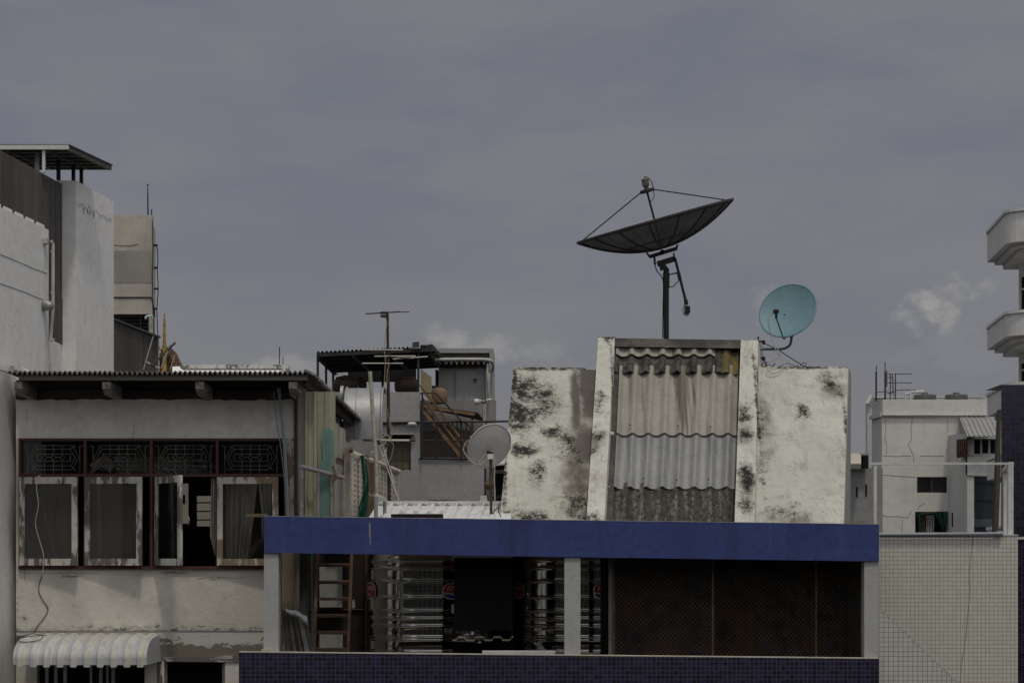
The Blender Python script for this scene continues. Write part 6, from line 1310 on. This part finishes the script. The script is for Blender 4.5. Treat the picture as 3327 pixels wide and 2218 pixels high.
# shed between the stairhead and the cream block
sd_ = thing('grey_shed', P(2800,1700,42), 'grey windowless building with a rolled cream eave, right of the stained stairhead', 'building')
m = MB(); m.pbox(2735, 1520, 2868, 1760, 42, .2); m.build('wall', M('shed_grey', (.30,.295,.29), (.26,.255,.25), .8, streak=((.2,.195,.19), .4, 2, .5, .8)), sd_)
prof = [(1480,40.6),(1476,41.5),(1482,40.2),(1500,39.9),(1520,39.9)]
m = MB(); pr = [(42.3,1472),(41.4,1474),(40.6,1480),(40.1,1492),(40.0,1506),(40.05,1522)]
vs = [P(2735, y, Y) for Y, y in pr]+[P(2797+(41.4-Y)*.4, y, Y) for Y, y in pr]; n = len(pr); m.add(vs, [(i,i+1,n+i+1,n+i) for i in range(n-1)]); m.add([v+Vector((0,.02,-.015)) for v in m.v], [(i,n+i,n+i+1,i+1) for i in range(n-1)]); m.build('rolled_eave', M('cream_eave', (.46,.43,.36), (.38,.355,.3), 2), sd_, True)
MB().pbox(2735, 1474, 2822, 1521, 41.8, .1).build('eave_shadow_board', G['void'], sd_); MB().pbox(2797, 1472, 2822, 1478, 41.2, .9).build('eave_end', G['patch'], sd_)
MB().pbox(2782, 1581, 2787, 1614, 41.98, .015).build('slit_window', G['void'], sd_); MB().pbox(2812, 1572, 2817, 1610, 41.98, .015).build('slit_window', G['void'], sd_)
solo(MB().poly([(2750,1697),(2815,1688),(2817,1700),(2790,1701)], 30.0, .2), 'roof_scrap', G['patch'], 'low grey scrap of sheet resting behind the right end of the blue beam', 'sheet')

# ================================================================== balcony building at the far right
bl = thing('balcony_building', Vector((12, 41, 0)), 'white tower block with stacked chamfered balconies, cut off by the right edge', 'building')
g_b = M('white_tower_paint', (.66,.65,.62), (.60,.59,.56), .6, bump=.08, streak=((.4,.38,.35), .35, 2, .52, .8)); 
def plan(ins, back=43.5, left=0):
    # A far end of the side, B front corner (rounded), then along the front
    a = Vector((10.29+ins+left, 42.66, 0)); b0 = Vector((10.03+ins+.05, 40.35+ins, 0)); b1 = Vector((10.45+ins, 39.75+ins, 0)); c = Vector((15, 39.55+ins, 0)); d = Vector((15, 42.66, 0))
    arc = [b0*(1-t)**2+Vector((10.0+ins, 39.95+ins, 0))*2*t*(1-t)+b1*t*t for t in [i/6 for i in range(7)]]
    return [a]+arc+[c, d]
def slabz(ins, z0, z1, nm, mt): m = MB(); m.prism([p+Vector((0,0,z0)) for p in plan(ins)], (0,0,z1-z0)); return m.build(nm, mt, bl)
zA = lambda y: Z(y, 42.66)
for top, bot, s1, s2 in ((761,853,862,876),(1070,1137,1147,1160),(1288,1353,1366,1377),(1497,1560,1568,1580),(1722,1790,1800,1810)):
    slabz(0, zA(bot), zA(top), 'balcony', g_b)
    m = MB(); pl = plan(-.03); m.prism([p+Vector((0,0,zA(top)+.0)) for p in pl], (0,0,.06)); m.build('balcony_coping', g_b, bl)
    slabz(.16, zA(s1), zA(bot)-.001, 'soffit_step', g_b); slabz(.34, zA(s2), zA(s1)-.001, 'soffit_step', g_b)
xw = X(3294, 42.2)
MB().prism([(xw,41.8,0),(15,41.8,0),(15.6,45.5,0),(xw+1.02,45.5,0)], (0,0,zA(790))).build('tower_wall', g_b, bl)
for t_, b_ in ((920,1025),(1195,1250)):
    MB().box(xw+.06, 12.2, 41.72, 41.79, zA(b_), zA(t_)).build('window_recess', G['void'], bl)
    m = MB()
    for k in range(4): m.box(xw+.18+k*.16, xw+.22+k*.16, 41.66, 41.70, zA(b_), zA(t_))
    m.box(xw+.04, 12.2, 41.65, 41.71, zA((t_*.62+b_*.38))-.02, zA((t_*.62+b_*.38))+.02); m.build('window_bars', G['pvc'], bl)
# ================================================================== navy tiled pier
YN = 33.0
np_ = thing('tiled_pier', P(3300,1740,YN), 'tall pier clad in dark navy tiles at the right edge, behind the white steel frame', 'pier')
G['navy2'] = tiles('navy_pier_tile', .083, (.012,.010,.022), (.027,.023,.053), (.040,.033,.036), .03, .22, .15, (.04,.035,.05))
MB().prism([(X(3253,YN),YN,0),(X(3360,YN),YN,0),(X(3360,YN)+.3,YN+1.2,0),(X(3253,YN)+.32,YN+1.2,0)], (0,0,Z(1250,YN))).build('wall', G['navy2'], np_)
MB().pbox(3253, 1248, 3360, 1249.5, YN+.01, 1.1).build('capping', G['pvc'], np_)
solo(MB().poly([(3246,1330),(3253,1330),(3252,1400),(3250,1560),(3243,1745),(3229,1745),(3238,1520),(3243,1400)], 32.4, .15), 'timber_pole', M('olive_brown_pole', (.085,.072,.05), (.06,.05,.038), 3, stretch=(4,1,.3)), 'brown timber pole leaning against the navy tiled pier', 'pole')
# white steel frame on the wall
YFm = 26.2
wfm = thing('metal_gantry', P(3060,1740,YFm), 'white square-tube steel gantry standing on the beige tiled wall', 'gantry')
MB().pbox(2825, 1501.5, 3291, 1509, YFm, .06).build('top_bar', G['steel_white'], wfm)
MB().pbox(2840, 1509.3, 2849, 1790, YFm+.005, .05).build('post', G['steel_white'], wfm)
MB().pbox(3276, 1509.3, 3293, 1741, YFm, .08).build('post', G['steel_white'], wfm)
MB().pbox(3261, 1526, 3274, 1738, YFm+1.2, .07).build('post', G['steel_white'], wfm); MB().bar(P(3285,1506,YFm+.07), P(3264,1528,YFm+1.25), .07, .05).build('side_bar', G['steel_white'], wfm)
# beige tiled wall and the nearer sloping wall
YTW = 26.0
G['beige_t'] = tiles('beige_mosaic', .0551, (.58,.565,.505), (.52,.505,.45), (.27,.24,.20), .065, .4, .18, (.46,.42,.34))
G['beige_t2'] = tiles('grey_beige_mosaic', .0617, (.54,.53,.49), (.48,.47,.44), (.21,.19,.165), .065, .4, .2, (.3,.29,.27))
tw = thing('tiled_wall', P(3080,2200,YTW), 'beige mosaic tiled wall with a hairline crack, in the lower right corner', 'wall')
MB().box(X(2856,YTW), X(3307,YTW), YTW, YTW+.3, 0, Z(1740,YTW)).build('wall', G['beige_t'], tw)
MB().pbox(2858, 1735, 3309, 1740-.3, YTW-.01, .32).build('coping', G['pvc'], tw)
m = MB(); m.tube(curve([P(x, y, YTW-.003) for x, y in ((3160,1742),(3158,1780),(3150,1850),(3149,1880),(3152,1920),(3146,1980),(3140,2050),(3132,2110),(3124,2160),(3118,2240))], 4), .0035, 4); m.build('crack', M('crack_brown', (.24,.21,.165), None, 4, bump=0), tw)
sw = thing('sloping_wall', P(2950,2210,25.1), 'grey-beige tiled wall with a diagonal top edge, between the blue terrace and the beige wall', 'wall')
MB().poly([(2845,1972),(2858,1976),(3135,2238),(3420,2510),(3420,2700),(2845,2700)], 25.1, .12).build('wall', G['beige_t2'], sw)
m = MB(); m.poly([(2845,1970.5),(2858,1974.5),(3135,2236),(3135,2238),(2858,1976.3),(2845,1972.3)], 25.098, .12); m.build('edge', G['grout'], sw)
bp = thing('rail_pipe', P(3060,1735,YTW), 'long blue-grey plastic pipe lying along the top of the beige tiled wall', 'pipe')
MB().tube([P(2852,1735.5,YTW-.05), P(3240,1733,YTW-.05)], .022, 8).build('pipe', M('blue_grey_pipe', (.30,.32,.36), (.25,.27,.3), 5, rough=.45, bump=0), bp, True)
MB().tube([P(3236,1733,YTW-.05), P(3257,1732.5,YTW-.05)], .030, 8).build('coupling', bpy.data.materials['blue_grey_pipe'], bp); MB().tube([P(3144,1734,YTW-.05), P(3150,1734,YTW-.05)], .028, 8).build('coupling', bpy.data.materials['blue_grey_pipe'], bp)
rn = thing('navy_corner', P(3320,2200,26.4), 'strip of dark navy tiled building at the lower right edge', 'wall')
MB().box(X(3300,26.4), X(3420,26.4), 26.4, 32.9, 0, Z(1752,26.4)).build('wall', G['navy2'], rn); MB().pbox(3300, 1743, 3420, 1751.6, 26.38, 2).build('capping', G['pvc'], rn)

# ================================================================== facade across the street, behind the camera: it shows in the steel tanks
of = thing('opposite_facade', Vector((0,-3,0)), 'pale shophouse facade with dark shuttered windows across the street, mirrored in the steel tanks', 'building')
m = MB(); holes = [(-69+i*4.6, -69+i*4.6+2.7, z, z+2.2) for i in range(30) for z in (4.2, 7.6, 11.0, 14.4)]
xs = sorted({-72, 72, *[h[0] for h in holes], *[h[1] for h in holes]}); zs = sorted({0, 17.6, *[h[2] for h in holes], *[h[3] for h in holes]})
for xa, xb in zip(xs, xs[1:]):
    for za, zb in zip(zs, zs[1:]):
        if not any(h[0] < (xa+xb)/2 < h[1] and h[2] < (za+zb)/2 < h[3] for h in holes): m.box(xa, xb, -3.3, -3, za, zb)
m.build('wall', M('opposite_render', (.15,.14,.115), (.115,.11,.09), .6), of)
m = MB(); m.box(-72, 72, -3.6, -3.5, 0, 17.5); m.build('dark_interior', M('dark_blue_interior', (.03,.034,.045), None, 1), of)
m = MB()
for i in range(31): m.box(-70.2+i*4.6, -69.7+i*4.6, -2.99, -2.8, 0, 17.8)
m.build('pilaster', M('opposite_pilaster', (.22,.205,.17), None, 1), of)
